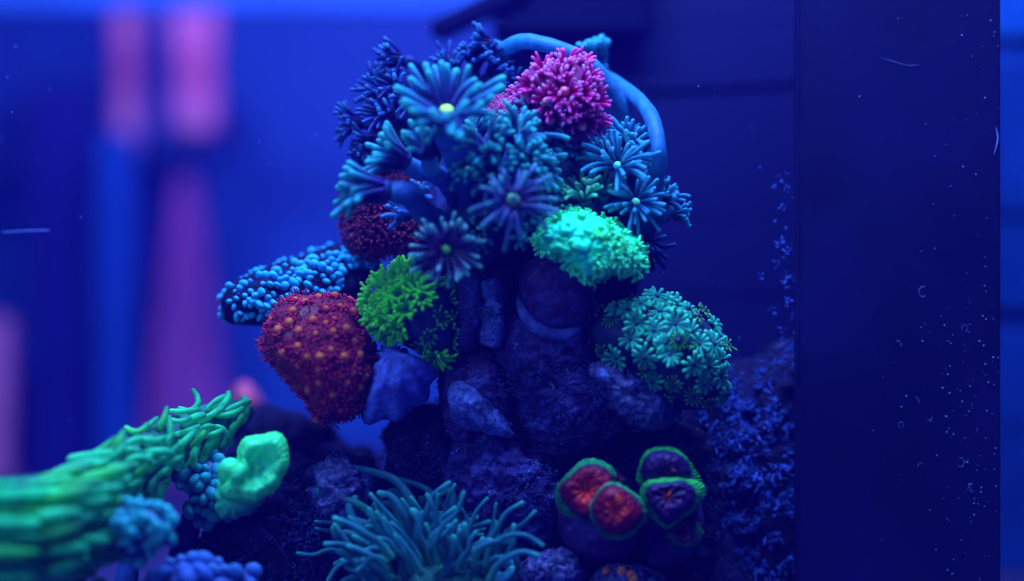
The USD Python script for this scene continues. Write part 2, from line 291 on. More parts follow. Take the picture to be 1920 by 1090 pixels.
# ------------------------------------------------------------------ the setting
structure('tank_floor', box((-1.4, -0.30, -0.02), (1.4, 1.40, 0.0)), SANDM, False)
structure('back_wall', box((-1.4, 1.40, -0.02), (0.40, 1.42, 1.3)), BACKB, False)
w = at(925, 0, .24)[0]
t = Thing('panel_wall', 'dark navy panel wall of horizontal boards behind the coral mound', 'wall', (w, .24, 0))
edges = [(-160, -160), (40, 44), (186, 150), (412, 404), (556, 548), (760, 760), (1000, 1000), (1180, 1180)]
for (l0, r0), (l1, r1) in zip(edges[:-1], edges[1:]):
    gap = 14 if l0 == 186 else 6 if l0 == 556 else 2
    x0, x1 = w, at(1560, 0, .24)[0]
    za0, zb0, za1, zb1 = (at(0, y, .24)[2] for y in (l0 + gap, r0 + gap, l1, r1))
    v = []
    for y in (.24, .26): v += [(x0, y, za0), (x1, y, zb0), (x1, y, zb1), (x0, y, za1)]
    v = np.array(v); q = [(0, 3, 2, 1), (4, 5, 6, 7), (0, 1, 5, 4), (1, 2, 6, 5), (2, 3, 7, 6), (3, 0, 4, 7)]
    f = np.array([x for a, b, c, d in q for x in ((a, b, c), (a, c, d))])
    t.part('board', (v[f].reshape(-1, 3), np.arange(36).reshape(-1, 3), np.zeros(36)), BACKD, smooth=False)
t.part('backing', box((w, .262, at(0, 1180, .262)[2]), (at(1560, 0, .262)[0], .27, at(0, -160, .262)[2])), BLACK, smooth=False)
# black upright at the right
xa, xb = at(1495, 0, .02)[0], at(1876, 0, .02)[0]
t = Thing('black_upright', 'broad black upright panel with dried spots beside the bright blue strip', 'panel', (xa, .02, 0))
t.part('sheet', box((xa, .02, -.01), (xb, .032, .5)), BLACK, smooth=False)
rng = random.Random(4)
t.part('edge_bead', tube([(xa + .0004, .0196, z) for z in np.linspace(.04, .48, 60)], [.0001 + .0004 * rng.random()**3 for _ in range(60)], 6), BACKD)
spots = []
def spot(px, py, r):
    c = at(px, py, .0195); return ellipsoid(c, (r * S, r * S, .0002), (0, 1, 0), 6, 3)
for _ in range(180):
    px = 1875 - abs(rng.gauss(0, 90)); py = rng.choice([rng.uniform(0, 1090), rng.gauss(820, 120)])
    if 1500 < px < 1872 and py < 1090: spots.append(spot(px, py, rng.choice([.5, .6, .8, .9, 1.4])))
for _ in range(9):                                   # dried rings and hairs
    px, py, r = 1870 - rng.random() * 190, rng.gauss(800, 130), rng.uniform(2, 10)
    a0 = rng.random() * 6; sp = rng.uniform(1.5, 6)
    if py < 1080: spots.append(tube([at(px + r * .8 * math.cos(a0 + sp * u), py + r * math.sin(a0 + sp * u), .0197) for u in np.linspace(0, 1, 14)], rng.uniform(.15, .3) * S, 4))
spots.append(tube(sm([at(1652, 108, .0197), at(1680, 117, .0197), at(1702, 123, .0197), at(1722, 122, .0197)], 14), .16 * S, 4))
spots.append(tube(sm([at(1868, 240, .0197), at(1871, 262, .0197), at(1864, 290, .0197)], 10), [.4 * S, 1.3 * S, .3 * S], 6))
t.part('dried_spots', join(spots), DROP, kind='stuff')
# boards of the room wall seen past the upright
t = Thing('blue_board_wall', 'bright blue wall of horizontal boards at the right edge', 'wall', (at(1900, 0, .40)[0], .40, 0))
for (y0, y1, rec) in [(-120, 70, 0), (86, 120, .012), (122, 401, 0), (413, 580, 0), (592, 632, .012), (634, 800, 0), (806, 1250, 0)]:
    x0, x1 = at(1780, 0, .40)[0], at(2150, 0, .40)[0]
    t.part('board', box((x0, .40 + rec, at(0, y1, .40)[2]), (x1, .42, at(0, y0, .40)[2]), .001), STRIPT if y0 < 0 else MIDC if rec else STRIPB, smooth=False)
t.part('backing', box((at(1780, 0, .4)[0], .421, -.02), (at(2150, 0, .4)[0], .43, .6)), NAVYC, smooth=False)
t = Thing('wall_cable', 'thin black cable across the blue boards at the top right', 'cable', at(1890, 78, .385))
t.part('cord', tube(sm([at(1850, 84, .385), at(1890, 79, .385), at(1925, 68, .385), at(1980, 60, .385)], 20), .0012, 8), DPLAS)
# blurred strips behind the tank's left half
def strip(name, label, cat, x0, x1, y0, y1, d, mat, th=.02, lean=0, group=None, taper=(1, 1)):
    c = at((x0 + x1) / 2, y1, d); t = Thing(name, label, cat, c, group)
    k = S * (D + d) / D; w_ = (x1 - x0) / 2 * k
    top, bot = at((x0 + x1) / 2, y0, d), at((x0 + x1) / 2 + lean, y1, d)
    n = 24; V = []
    a = np.arange(n) * 2 * np.pi / n
    for u in np.linspace(0, 1, 14):
        p = top + (bot - top) * u; wu = w_ * (taper[0] + (taper[1] - taper[0]) * u)
        V.append(np.stack([p[0] + wu * np.sign(np.cos(a)) * np.abs(np.cos(a))**.6 * (1 + .05 * math.sin(9 * u)), p[1] + th * np.sign(np.sin(a)) * np.abs(np.sin(a))**.6 + .1 * w_ * np.sin(3 * a + 2 * u), np.full(n, p[2])], 1))
    t.part('panel', fold(n, 14, np.vstack(V), top, bot, np.repeat(np.linspace(0, 1, 14), n)), mat)
    return t
strip('hanging_strip', 'narrow pink hanging strip, left of the blurred pink pair at the top', 'strip', 214, 270, -60, 285, 1.02, PINKC, taper=(1.0, .9))
strip('hanging_strip', 'broad pink hanging strip, right of the blurred pink pair at the top', 'strip', 320, 410, -60, 255, 1.02, PINKC, taper=(1.0, .85))
strip('dark_strip', 'narrow dark strip added for the gap between the two pink hanging strips', 'board', 280, 308, -60, 300, 1.0, MIDC)  # dark strip put in so the gap between the pink pair reads
strip('hanging_strip', 'dull purple strip low behind the green tentacled coral', 'strip', 262, 440, 330, 1150, 1.06, PURPC, taper=(.12, 1.5))
strip('hanging_strip', 'pale pink strip cut by the lower left edge of the picture', 'strip', -90, 14, 600, 1150, 1.02, PINKC)
strip('dark_strip', 'tall dark navy board blurred in the left background', 'board', 58, 172, 170, 1150, 1.02, NAVYC)
strip('dark_strip', 'wide dark navy board low at the left behind the green coral', 'board', 20, 236, 700, 1150, 1.12, NAVYC)
strip('dark_strip', 'dim navy board across the upper left corner', 'board', -60, 205, -80, 330, 1.20, MIDC)
strip('dark_strip', 'thin dark board below the pink pair', 'board', 252, 305, 240, 560, 1.06, NAVYC)
strip('blue_board', 'bright blue upright board between the dark board and the purple strip', 'board', 188, 250, 250, 1150, 0.98, COLB)
strip('blue_board', 'mid blue upright board right of the blurred pink strips', 'board', 318, 470, 200, 1150, 1.20, MIDC)
t = Thing('tank_rim', 'bright blue rim of the tank along the top left', 'rim', at(400, 6, .8))
t.part('bar', box(at(-260, 16, .80), at(915, -60, .80) + np.array([0, .02, 0])), BLUEC, smooth=False)
# pump and pipe at the top
t = Thing('pump_pipe', 'dark pipe slanting into a black block above the corals', 'pipe', at(930, 30, .22))
p0, p1 = at(828, 54, .21), at(975, -14, .21)
t.part('pipe', tube([p0, (p0 + p1) / 2, p1], .0072, 20), DPLAS)
t.part('block', box(at(925, 66, .21), at(1230, -120, .18) + np.array([0, .05, 0]), .004), DPLAS, smooth=False)

# ------------------------------------------------------------------ rocks
def rock(outline, d, th, label, mat=ROCK, amp=.004, freq=60, seed=0, name='reef_rock', ridge=.5, cols=150, rows=120, profile=BOULDER):
    p = Puff(outline, d, th, profile, cols, rows, amp * 1.7, freq, seed, ridge=ridge, octaves=5, disp=lambda q, a, v: (np.minimum(meshkit.fbm(v * 190, 3, seed + 40), .5) - .5) * .011)
    t = Thing(name, label, 'rock', p.v[np.argmin(p.v[:, 2])]); t.part('body', p.mesh(), mat); p.t = t
    return p
R_big = rock([(760, 800), (800, 780), (860, 790), (980, 850), (1100, 850), (1230, 770), (1320, 820), (1400, 1000), (1420, 1220), (1000, 1260), (700, 1240), (690, 1020), (745, 900)], .075, .055, 'large dark rock carrying the whole coral mound', ROCKD, .008, 45, 3)
R_core = rock([(800, 440), (900, 400), (1010, 420), (1130, 430), (1190, 500), (1160, 580), (1100, 640), (960, 640), (880, 660), (820, 640), (790, 540)], .055, .04, 'dark upper rock between the two tall polyp colonies', ROCKD, .005, 60, 7)
R_mid = rock([(945, 600), (1000, 585), (1090, 600), (1130, 680), (1180, 745), (1172, 800), (1100, 852), (1030, 868), (985, 830), (962, 740), (938, 660)], .02, .038, 'rounded pitted purple rock in the middle below the pale crescent', ROCK, .003, 80, 11)
R_left = rock([(832, 700), (870, 672), (925, 668), (950, 720), (962, 800), (950, 830), (900, 835), (852, 820), (836, 760)], .015, .028, 'rock with a pale patch below the green coral', MAUVE, .003, 80, 12)
R_low = rock([(850, 850), (900, 812), (960, 822), (1030, 872), (1062, 940), (1050, 1010), (1000, 1050), (900, 1000), (850, 930)], .012, .03, 'speckled lower rock behind the slate tentacles', ROCK, .004, 70, 13)
R_ch = rock([(735, 800), (800, 770), (850, 820), (860, 930), (800, 960), (745, 900), (742, 850)], .04, .03, 'black rock under the red dome coral', ROCKD, .005, 70, 14)
R_shoulder = rock([(1100, 690), (1140, 680), (1200, 700), (1250, 750), (1262, 786), (1220, 800), (1160, 775), (1118, 730)], .0, .022, 'speckled grey plug under the turquoise star polyps', FROST, .0025, 90, 15, cols=110, rows=50)
R_r2 = rock([(1170, 770), (1260, 790), (1330, 850), (1340, 1000), (1320, 1120), (1200, 1120), (1180, 1000), (1150, 880)], .05, .035, 'dark rock behind the red and green lobed corals', ROCKD, .005, 60, 16)
R_b1 = rock([(990, 1050), (1020, 1034), (1055, 1030), (1085, 1048), (1090, 1090), (1060, 1130), (990, 1120), (975, 1080)], -.01, .02, 'small frosted blue rock right of the slate tentacles', FROST, .002, 90, 17, cols=100, rows=46)
R_b2 = rock([(1100, 1100), (1125, 1075), (1165, 1060), (1210, 1070), (1245, 1092), (1250, 1140), (1110, 1140)], -.005, .02, 'frosted blue rock with orange crust at the bottom', FROST, .002, 90, 18, cols=100, rows=46)
rng = random.Random(5)
og = [R_b2.surf(x, y) for x, y in [(1128, 1078), (1138, 1072), (1148, 1067), (1158, 1064), (1170, 1062), (1178, 1068), (1182, 1078), (1186, 1086), (1166, 1070)]]
R_b2.t.part('orange_crust', join([ellipsoid(c + n * .0004, (.0022, .0026, .0012), n) for c, n in og]), look('orange_crust', [(0, (1, .22, .03)), (1, (.7, .10, .05))], .5, .4, 'noise', 400, .4, bump=.5), kind='stuff')
R_l1 = rock([(430, 960), (520, 900), (600, 870), (690, 880), (720, 960), (760, 1060), (760, 1160), (420, 1160), (380, 1060)], .03, .035, 'dark rubble between the lime coral and the slate tentacles', ROCKD, .006, 60, 19)
R_l2 = rock([(590, 880), (625, 862), (655, 868), (672, 900), (668, 950), (640, 975), (600, 960), (582, 920)], .0, .016, 'small speckled rock with a pale shard beside it', FROST, .003, 110, 20, cols=100, rows=46)
R_bk = rock([(470, 800), (520, 788), (585, 802), (630, 850), (690, 890), (660, 960), (500, 960), (450, 880)], .13, .03, 'blurred dark rock behind the lime coral', ROCKD, .010, 60, 21)
R_bk2 = rock([(520, 850), (560, 825), (630, 845), (660, 880), (600, 910), (530, 900)], .11, .015, 'blurred mauve rock with a blue lit top behind the lime coral', MAUVE, .004, 80, 22)
p = Puff([(430, 745), (445, 722), (465, 718), (482, 738), (488, 765), (460, 775), (435, 768)], .22, .02, amp=.002, freq=80, cols=40, rows=20)
t = Thing('orange_sponge', 'blurred orange sponge behind the top of the green coral', 'sponge', p.v[np.argmin(p.v[:, 2])]); t.part('body', p.mesh(), ORGC)
# pale pieces of dead coral
def crust(p, n, size, seed):
    r_ = random.Random(seed); p.surf(0, 0); idx = [i for i in range(len(p.v)) if p.n[i][1] < .1]; out = []
    for _ in range(n):
        i = r_.choice(idx); c = p.v[i]; nn = p.n[i]
        if meshkit.noise(c * 70, seed) < .42: continue
        l = size * S * r_.uniform(.5, 1.6)
        for _ in range(r_.randint(1, 4)):
            q = unit(nn + np.array([r_.gauss(0, .9), r_.gauss(0, .5), r_.gauss(0, .9)])); o = c + np.array([r_.gauss(0, l), 0, r_.gauss(0, l)])
            out.append(tube([o, o + q * l * .6, o + unit(q + np.array([r_.gauss(0, .7), 0, r_.gauss(0, .7)])) * l], [l * .30, l * .26, l * .12], 5))
    p.t.part('crust', join(out), CRUST, kind='stuff')
CRUST = look('crust_growth', [(0, (.012, .008, .06)), (.5, (.03, .03, .16)), (.62, (.05, .07, .30)), (1, (.12, .16, .6))], .7, .2, 'noise', 110, .5)
for p, n, z in [(R_mid, 900, 4), (R_left, 420, 4), (R_low, 700, 4), (R_r2, 600, 5), (R_l1, 700, 6), (R_big, 900, 6), (R_core, 700, 5), (R_shoulder, 420, 3), (R_l2, 300, 3.5), (R_ch, 400, 5), (R_b1, 300, 3)]: crust(p, n, z, int(z * 7) + n)
def shard(outline, d, th, label, mat=PALE, seed=1):
    p = Puff(outline, d, th, BOULDER, 90, 60, .0040, 130, seed, ridge=.4, octaves=5)
    t = Thing('coral_shard', label, 'dead coral', p.v[np.argmin(p.v[:, 2])]); t.part('body', p.mesh(), mat); p.t = t; crust(p, 240, 2.6, seed + 60); return t
shard([(908, 537), (928, 530), (939, 560), (934, 600), (944, 622), (932, 646), (908, 641), (904, 600), (911, 570)], -.006, .006, 'pale upright shard between the green coral and the crescent')
shard([(862, 530), (895, 515), (905, 560), (900, 620), (880, 655), (858, 640), (855, 580)], .0, .012, 'broad dark upright stub left of the pale shard', ROCK, 2)
shard([(674, 888), (688, 882), (696, 905), (694, 935), (682, 942), (672, 915)], -.002, .005, 'short pale shard right of the small speckled rock', seed=3)
shard([(662, 958), (680, 956), (690, 966), (678, 978), (664, 972)], -.005, .003, 'tiny pale chip among the slate tentacles', seed=4)
shard([(843, 742), (856, 722), (886, 730), (915, 762), (946, 796), (962, 818), (930, 812), (890, 800), (858, 786)], -.012, .010, 'pale wedge on the rock below the green coral', seed=5)
shard([(1122, 700), (1132, 694), (1146, 718), (1164, 746), (1150, 745), (1132, 726)], -.018, .004, 'thin blue sliver on the edge of the speckled plug', seed=6)
# frag plug with pale crescent rim
t = Thing('frag_plug', 'tilted round plug with a pale crescent rim under the cyan coral', 'plug', at(1045, 632, .0))
pl = Puff([(978, 545), (985, 500), (1020, 478), (1070, 480), (1108, 510), (1112, 560), (1095, 605), (1050, 622), (1005, 602)], -.004, .020, BOULDER, 90, 40, .0022, 90, 23, ridge=.5)
t.part('disc', pl.mesh(), MAUVE)
v, f, a = tube(sm([at(x, y, d) for x, y, d in [(972, 545, .0), (976, 575, -.008), (992, 602, -.012), (1018, 622, -.014), (1048, 628, -.014), (1078, 620, -.012), (1095, 606, -.004)]], 30), [3 * S, 8 * S, 12 * S, 14 * S, 14 * S, 11 * S, 4 * S], 16)
v = v + vnormals(v, f) * ((meshkit.fbm(v * 200, 3, 4) - .5) * .0012)[:, None]
t.part('crescent_rim', (v, f, a), PALE)

# ------------------------------------------------------------------ polyps
def frame(axis):
    axis = unit(axis); u = unit(np.cross(axis, [.13, .21, .97] if abs(axis[2]) < .9 else [1, .1, 0])); return axis, u, np.cross(axis, u)
def tentacles(rng, c, axis, L, n, disc, rad, a0, a1, sag=0, tip=1.05, K=6, jit=.25, sides=7, lj=.25, rings=2, wig=.12):
    ax, u, w_ = frame(axis); out = []
    for i in range(n):
        ring = i % rings
        az = 2 * math.pi * (i + rng.uniform(-.3, .3)) / n
        rd = math.cos(az) * u + math.sin(az) * w_
        l = L * (1 + rng.uniform(-lj, lj * .6)) * (1 - .12 * ring)
        s0 = a0 * (1 - .18 * ring) + rng.gauss(0, jit * .5); s1 = a1 * (1 - .3 * ring) + rng.gauss(0, jit)
        side = np.cross(ax, rd) * rng.gauss(0, wig)
        p = c + rd * disc * (1 - .18 * ring); P = [p]
        for k in range(K):
            a = s0 + (s1 - s0) * (k / (K - 1))**1.3
            p = p + (math.cos(a) * ax + math.sin(a) * rd + side + np.array([0, 0, -sag * (k / K)])) * l / K; P.append(p)
        r = rad * rng.uniform(.88, 1.12)
        out.append(tube(P, [r * 1.02, r * .95, r * .92, r * tip, r * tip * .92], sides))
    return out
def polyp(t, rng, px, py, d, axis, L, n=22, disc=14, rad=5, a0=.5, a1=1.3, sag=.1, mat=GONI, stalk=None, srad=14, smat=STALK, mouth=MOUTHY, mr=11, sep=True, **kw):
    c = at(px, py, d); ax = unit(axis); k = S * (D + d) / D
    head = ellipsoid(c - ax * disc * k * .35, (disc * k * 1.05, disc * k * 1.05, disc * k * .6), ax, 14, 8)
    if stalk:
        pts = [at(*q) for q in stalk if math.hypot(q[0] - px, q[1] - py) > 58 or len(stalk) == 1] + [c - ax * disc * k * 2.3, c - ax * disc * k * 1.1]
        st = tube(sm(pts, 24), [srad * 1.15 * k, srad * k, srad * .95 * k, srad * k, disc * k * .9], 14)
        st = (st[0] + vnormals(st[0], st[1]) * ((meshkit.fbm(st[0] * 160, 3, 77) - .5) * srad * k * .55)[:, None], st[1], st[2])
        pp = t.part('polyp', st, smat); t.part('disc', head, mat, pp)
    else: pp = t.part('polyp', head, mat)
    if mouth is not None:
        t.part('mouth', ellipsoid(c + ax * disc * k * .30, (mr * k, mr * k * .85, mr * k * .6), ax, 14, 8), mouth, pp)
    tt = tentacles(rng, c, ax, L * k, n, disc * k * .85, rad * k, a0, a1, sag, **kw)
    if sep:
        for x in tt: t.part('tentacle', x, mat, pp)
    else: t.part('tentacle_crown', join(tt, True), mat, pp)
    return pp

# blue daisy polyps: big front colony
rng = random.Random(21)
core = Puff([(800, 380), (830, 300), (880, 250), (960, 250), (1020, 310), (1030, 390), (1000, 470), (930, 510), (850, 500), (805, 450)], .022, .03, amp=.004, freq=60, seed=31)
tA = Thing('daisy_coral', 'big blue green daisy coral with long stalks and yellow mouths at the front', 'coral', at(910, 510, .02))
tA.part('colony_base', core.mesh(), GREENB)
polyp(tA, rng, 838, 212, -.045, (-.05, -.74, .66), 86, 34, 27, 7.0, .9, 1.25, .0, jit=.35, wig=.3, rings=2, stalk=[(880, 400, .01), (868, 320, -.02)], srad=30, mr=13, mouth=MOUTHY)
polyp(tA, rng, 962, 376, -.048, (.12, -.97, .12), 66, 24, 24, 4.4, 1.0, 2.1, .25, jit=.6, wig=.35, stalk=[(930, 420, .02), (950, 390, -.02)], srad=30, mr=13, mouth=look('ring_mouth', [(0, (.03, .10, .20)), (.25, (.10, .30, .12)), (.5, (.45, .75, .10)), (1, (.08, .2, .2))], .5, .15), mat=look('blue_green_arm', [(0, (.04, .006, .13)), (.5, (.02, .03, .20)), (.85, (.02, .09, .28)), (1, (.03, .24, .32))], .4, .4, trans=.25, bump=.08))
polyp(tA, rng, 838, 468, -.038, (-.02, -.99, -.05), 52, 34, 22, 4.6, 1.25, 1.45, .0, jit=.35, wig=.15, stalk=[(880, 440, .02), (850, 460, -.01)], srad=24, mr=9, mouth=look('leaf_green_mouth', [(0, (.14, .65, .06)), (.6, (.06, .35, .08)), (1, (.02, .10, .10))], .4), mat=look('dark_centred_arm', [(0, (.03, .006, .07)), (.62, (.025, .012, .11)), (.85, (.06, .20, .32)), (1, (.12, .50, .48))], .4, .4, trans=.2, bump=.08))
polyp(tA, rng, 712, 358, -.03, (-.93, -.30, .12), 84, 26, 24, 6.4, .15, .6, .22, jit=.35, wig=.2, rings=3, stalk=[(850, 425, .01), (800, 402, -.015), (755, 378, -.03)], srad=23, mouth=None)
polyp(tA, rng, 752, 300, -.022, (-.80, -.35, .45), 66, 24, 20, 6.2, .2, .75, .1, jit=.35, wig=.2, rings=3, stalk=[(868, 390, .01), (835, 335, -.01), (790, 312, -.02)], srad=19, mouth=None)
polyp(tA, rng, 800, 285, -.03, (-.25, -.45, .85), 58, 22, 18, 5.8, .3, .95, .05, jit=.4, wig=.2, rings=3, stalk=[(872, 400, .01), (842, 350, -.015), (815, 312, -.028)], srad=18, mouth=None)
for px, py, d, ax, L in [(915, 285, -.034, (-.1, -.75, .65), 62), (968, 262, -.025, (.25, -.6, .75), 66), (1000, 318, -.022, (.75, -.6, .25), 50), (925, 330, -.03, (-.3, -.9, .1), 48), (890, 250, -.01, (.1, -.5, .85), 55), (880, 318, -.03, (-.5, -.8, .2), 34), (1012, 352, -.012, (.6, -.7, -.1), 34), (985, 300, -.034, (.3, -.9, .2), 38), (900, 425, -.012, (-.2, -.9, -.3), 34), (985, 430, -.014, (.4, -.85, -.3), 36), (1015, 285, -.01, (.7, -.5, .5), 40)]:
    polyp(tA, rng, px, py, d, ax, L, 26, 17, 5.0, .4, 1.2, .05, jit=.45, wig=.25, rings=3, stalk=[(925, 400, .015), (px * .6 + 925 * .4, py * .6 + 160, -.005)], srad=15, mr=7, mouth=MOUTHC)
polyp(tA, rng, 765, 400, .005, (-.8, -.5, .1), 42, 9, 12, 6, .2, .6, .1, stalk=[(840, 420, .02), (800, 412, .01)], srad=12, mouth=None, mat=STALK)
polyp(tA, rng, 790, 365, .01, (-.2, -.9, .3), 22, 9, 12, 6, .5, 1.0, .1, mouth=None, mat=STALK, sep=False)

# daisy coral behind, upper left, its shade painted in as dark indigo
rng = random.Random(33)
core = Puff([(690, 250), (720, 180), (770, 130), (850, 120), (930, 130), (960, 200), (930, 280), (830, 310), (740, 300)], .06, .03, amp=.004, freq=60, seed=32)
tB = Thing('daisy_coral', 'daisy coral at the upper left of the mound, its shade painted in as dark indigo', 'coral', at(830, 310, .06))
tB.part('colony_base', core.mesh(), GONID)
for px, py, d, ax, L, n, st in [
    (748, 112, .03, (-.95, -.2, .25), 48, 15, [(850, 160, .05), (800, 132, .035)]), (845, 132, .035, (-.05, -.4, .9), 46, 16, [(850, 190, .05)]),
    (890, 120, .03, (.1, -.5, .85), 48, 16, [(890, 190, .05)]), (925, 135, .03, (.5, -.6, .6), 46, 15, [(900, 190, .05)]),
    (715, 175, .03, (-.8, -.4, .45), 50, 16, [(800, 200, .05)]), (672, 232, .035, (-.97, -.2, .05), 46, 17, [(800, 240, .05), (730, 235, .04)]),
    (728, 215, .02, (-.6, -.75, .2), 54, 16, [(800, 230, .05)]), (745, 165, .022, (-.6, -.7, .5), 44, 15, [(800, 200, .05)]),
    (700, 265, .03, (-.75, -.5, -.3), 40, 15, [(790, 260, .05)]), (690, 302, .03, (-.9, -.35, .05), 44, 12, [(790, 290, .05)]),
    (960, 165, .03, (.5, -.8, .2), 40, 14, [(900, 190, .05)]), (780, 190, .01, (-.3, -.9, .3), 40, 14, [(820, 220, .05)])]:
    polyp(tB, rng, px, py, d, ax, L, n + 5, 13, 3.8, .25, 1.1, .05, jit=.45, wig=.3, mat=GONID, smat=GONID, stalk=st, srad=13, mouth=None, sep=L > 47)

# azure daisy coral on the right
rng = random.Random(45)
core = Puff([(1050, 320), (1080, 270), (1160, 250), (1220, 290), (1240, 370), (1220, 440), (1150, 450), (1080, 410)], .035, .03, amp=.004, freq=60, seed=33)
tC = Thing('daisy_coral', 'azure daisy coral with fine curled arms right of the pink ball', 'coral', at(1150, 450, .035))
tC.part('colony_base', core.mesh(), ALVB)
for px, py, d, ax, L, n, mat, mo, a0, a1 in [
    (1158, 312, -.008, (.0, -.8, .6), 74, 22, GONIB, MOUTHC, .85, 1.4), (1078, 292, .004, (-.35, -.6, .7), 52, 18, GONIB, None, .5, 1.3),
    (1178, 270, .006, (.1, -.5, .82), 50, 18, GONIB, None, .4, 1.1), (1192, 300, .0, (.6, -.5, .5), 42, 17, GONIB, None, .4, 1.0),
    (1192, 380, -.012, (.05, -.95, .25), 52, 24, GONIB, MOUTHC, 1.15, 1.45), (1095, 372, -.006, (-.3, -.6, .75), 52, 18, GONIG, None, .35, .9),
    (1130, 360, .0, (.1, -.6, .8), 48, 16, GONIG, None, .3, 1.0), (1130, 300, .004, (-.3, -.7, .6), 50, 16, GONIB, None, .5, 1.3),
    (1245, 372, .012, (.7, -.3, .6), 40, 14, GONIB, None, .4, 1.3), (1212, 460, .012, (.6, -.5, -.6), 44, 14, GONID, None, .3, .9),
    (1058, 385, -.002, (-.5, -.7, .4), 40, 14, GONIG, None, .4, 1.0)]:
    polyp(tC, rng, px, py, d, ax, L, n + 8, 13, 3.9, a0, a1 + .25, .10, jit=.4, wig=.2, rings=3, mat=mat, smat=STALKB, stalk=[(1150, 370, .03), (px * .7 + 345, py * .7 + 112, .015)], srad=13, mouth=mo, mr=9)
polyp(tC, rng, 1268, 402, .012, (.97, -.2, -.05), 26, 14, 10, 4, .2, .9, 0, mat=GONIB, smat=STALKB, stalk=[(1190, 425, .02), (1215, 422, .012), (1245, 408, .012)], srad=19, mouth=None, sep=False)
# two long arched stalks
rng = random.Random(50)
tD = Thing('arching_polyp', 'long pale blue stalk arching over the pink ball to the upper left', 'coral polyp', at(1175, 240, .03))
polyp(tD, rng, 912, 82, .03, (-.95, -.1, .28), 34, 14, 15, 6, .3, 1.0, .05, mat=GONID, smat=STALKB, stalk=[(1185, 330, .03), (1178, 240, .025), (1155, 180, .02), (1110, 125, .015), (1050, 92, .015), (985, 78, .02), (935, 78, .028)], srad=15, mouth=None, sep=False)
tD = Thing('arching_polyp', 'pale blue stalk curving down the right side, its head raised beside the pink ball', 'coral polyp', at(1215, 350, .02))
polyp(tD, rng, 1122, 108, .045, (-.25, -.2, .95), 36, 14, 16, 7, .1, .75, .0, mat=GONIB, smat=STALKB, stalk=[(1212, 440, .02), (1230, 345, -.004), (1236, 275, -.012), (1214, 208, .004), (1170, 165, .03), (1135, 135, .04)], srad=14, mouth=None, sep=False)

# pink ball
rng = random.Random(61)
pb = Puff([(975, 180), (990, 130), (1045, 112), (1100, 130), (1125, 180), (1115, 225), (1070, 255), (1010, 240)], .0, .018, amp=.001, cols=48, rows=24)
tP = Thing('pink_coral', 'pink ball of short tentacles with glowing mouths at the top of the mound', 'coral', at(1050, 255, .0))
tP.part('colony_base', pb.mesh(), PINKB)
for px, py, hot in [(1060, 170, 1), (1030, 190, 1), (1036, 222, 1), (1085, 232, 1), (1000, 160, 0), (1020, 135, 0), (1060, 125, 0), (1100, 150, 0), (1110, 190, 0), (990, 200, 0), (1008, 232, 0), (1062, 205, 0), (1090, 178, 0), (1110, 222, 0), (1050, 148, 0), (978, 180, 0), (1050, 245, 0), (1085, 125, 0)]:
    c, n = pb.surf(px, py); n = unit(n + np.array([0, -.15, .15]))
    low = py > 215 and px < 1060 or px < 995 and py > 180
    pp = tP.part('polyp', ellipsoid(c, (.0026, .0026, .0022), n), PINKB)
    if hot: tP.part('mouth', ellipsoid(c + n * .002, (.0025, .0023, .0034), n, 12, 7), PINKM, pp)
    tt = tentacles(rng, c, n, 30 * S, 20, .0036 if hot else .0018, 3.4 * S, .45 if not hot else .9, .75 if not hot else 1.1, .0, K=4, sides=6, tip=1.05)
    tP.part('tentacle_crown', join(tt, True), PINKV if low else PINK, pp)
# pink granular patch
gp = Puff([(900, 200), (915, 182), (945, 178), (970, 195), (982, 228), (965, 250), (925, 245), (902, 225)], .0, .014, amp=.001, cols=40, rows=20)
tG = Thing('granular_coral', 'small bright pink granular coral between the blue polyps and the pink ball', 'coral', at(940, 250, 0))
gb = tG.part('colony_base', gp.mesh(), PINKB)
gr = []
for px, py in scatter(rng, 300, (895, 172), (988, 252), lambda x, y: gp.inside(x, y), 3.6):
    c, n = gp.surf(px, py); c = c + (at(px, py, c[1]) - c) * [1, 0, 1]; q = unit(n + np.array([rng.gauss(0, .5), rng.gauss(0, .3), rng.gauss(0, .5)]))
    gr.append(tube([c, c + q * .0009, c + q * .0017], [.00036, .0003], 5))
tG.part('granules', join(gr), GRAIN, kind='stuff')
# maroon bush
rng = random.Random(71)
mb = Puff([(655, 350), (700, 330), (760, 335), (800, 380), (800, 450), (770, 470), (700, 472), (660, 468), (650, 410)], .045, .022, amp=.003, freq=80, cols=60, rows=28)
tM = Thing('maroon_coral', 'dark maroon bushy coral in the shade under the blue stalks', 'coral', at(720, 490, .045))
tM.part('colony_base', mb.mesh(), look('maroon_core', [(0, (.015, .0005, .008)), (1, (.04, .001, .012))], .6, .3, 'noise', 100))
br = []
for px, py in scatter(rng, 260, (640, 320), (810, 500), lambda x, y: mb.inside(x, y, 1.03), 8):
    c, n = mb.surf(px, py)
    if px < 690 or py > 460: n = unit(n + np.array([-.5 if px < 690 else 0, 0, -.3 if py > 460 else 0]))
    br += tentacles(rng, c, n, 20 * S, 5, .0007, 2.0 * S, .4, .9, 0, K=3, sides=5)
tM.part('branchlets', join(br), MAROON, kind='stuff')

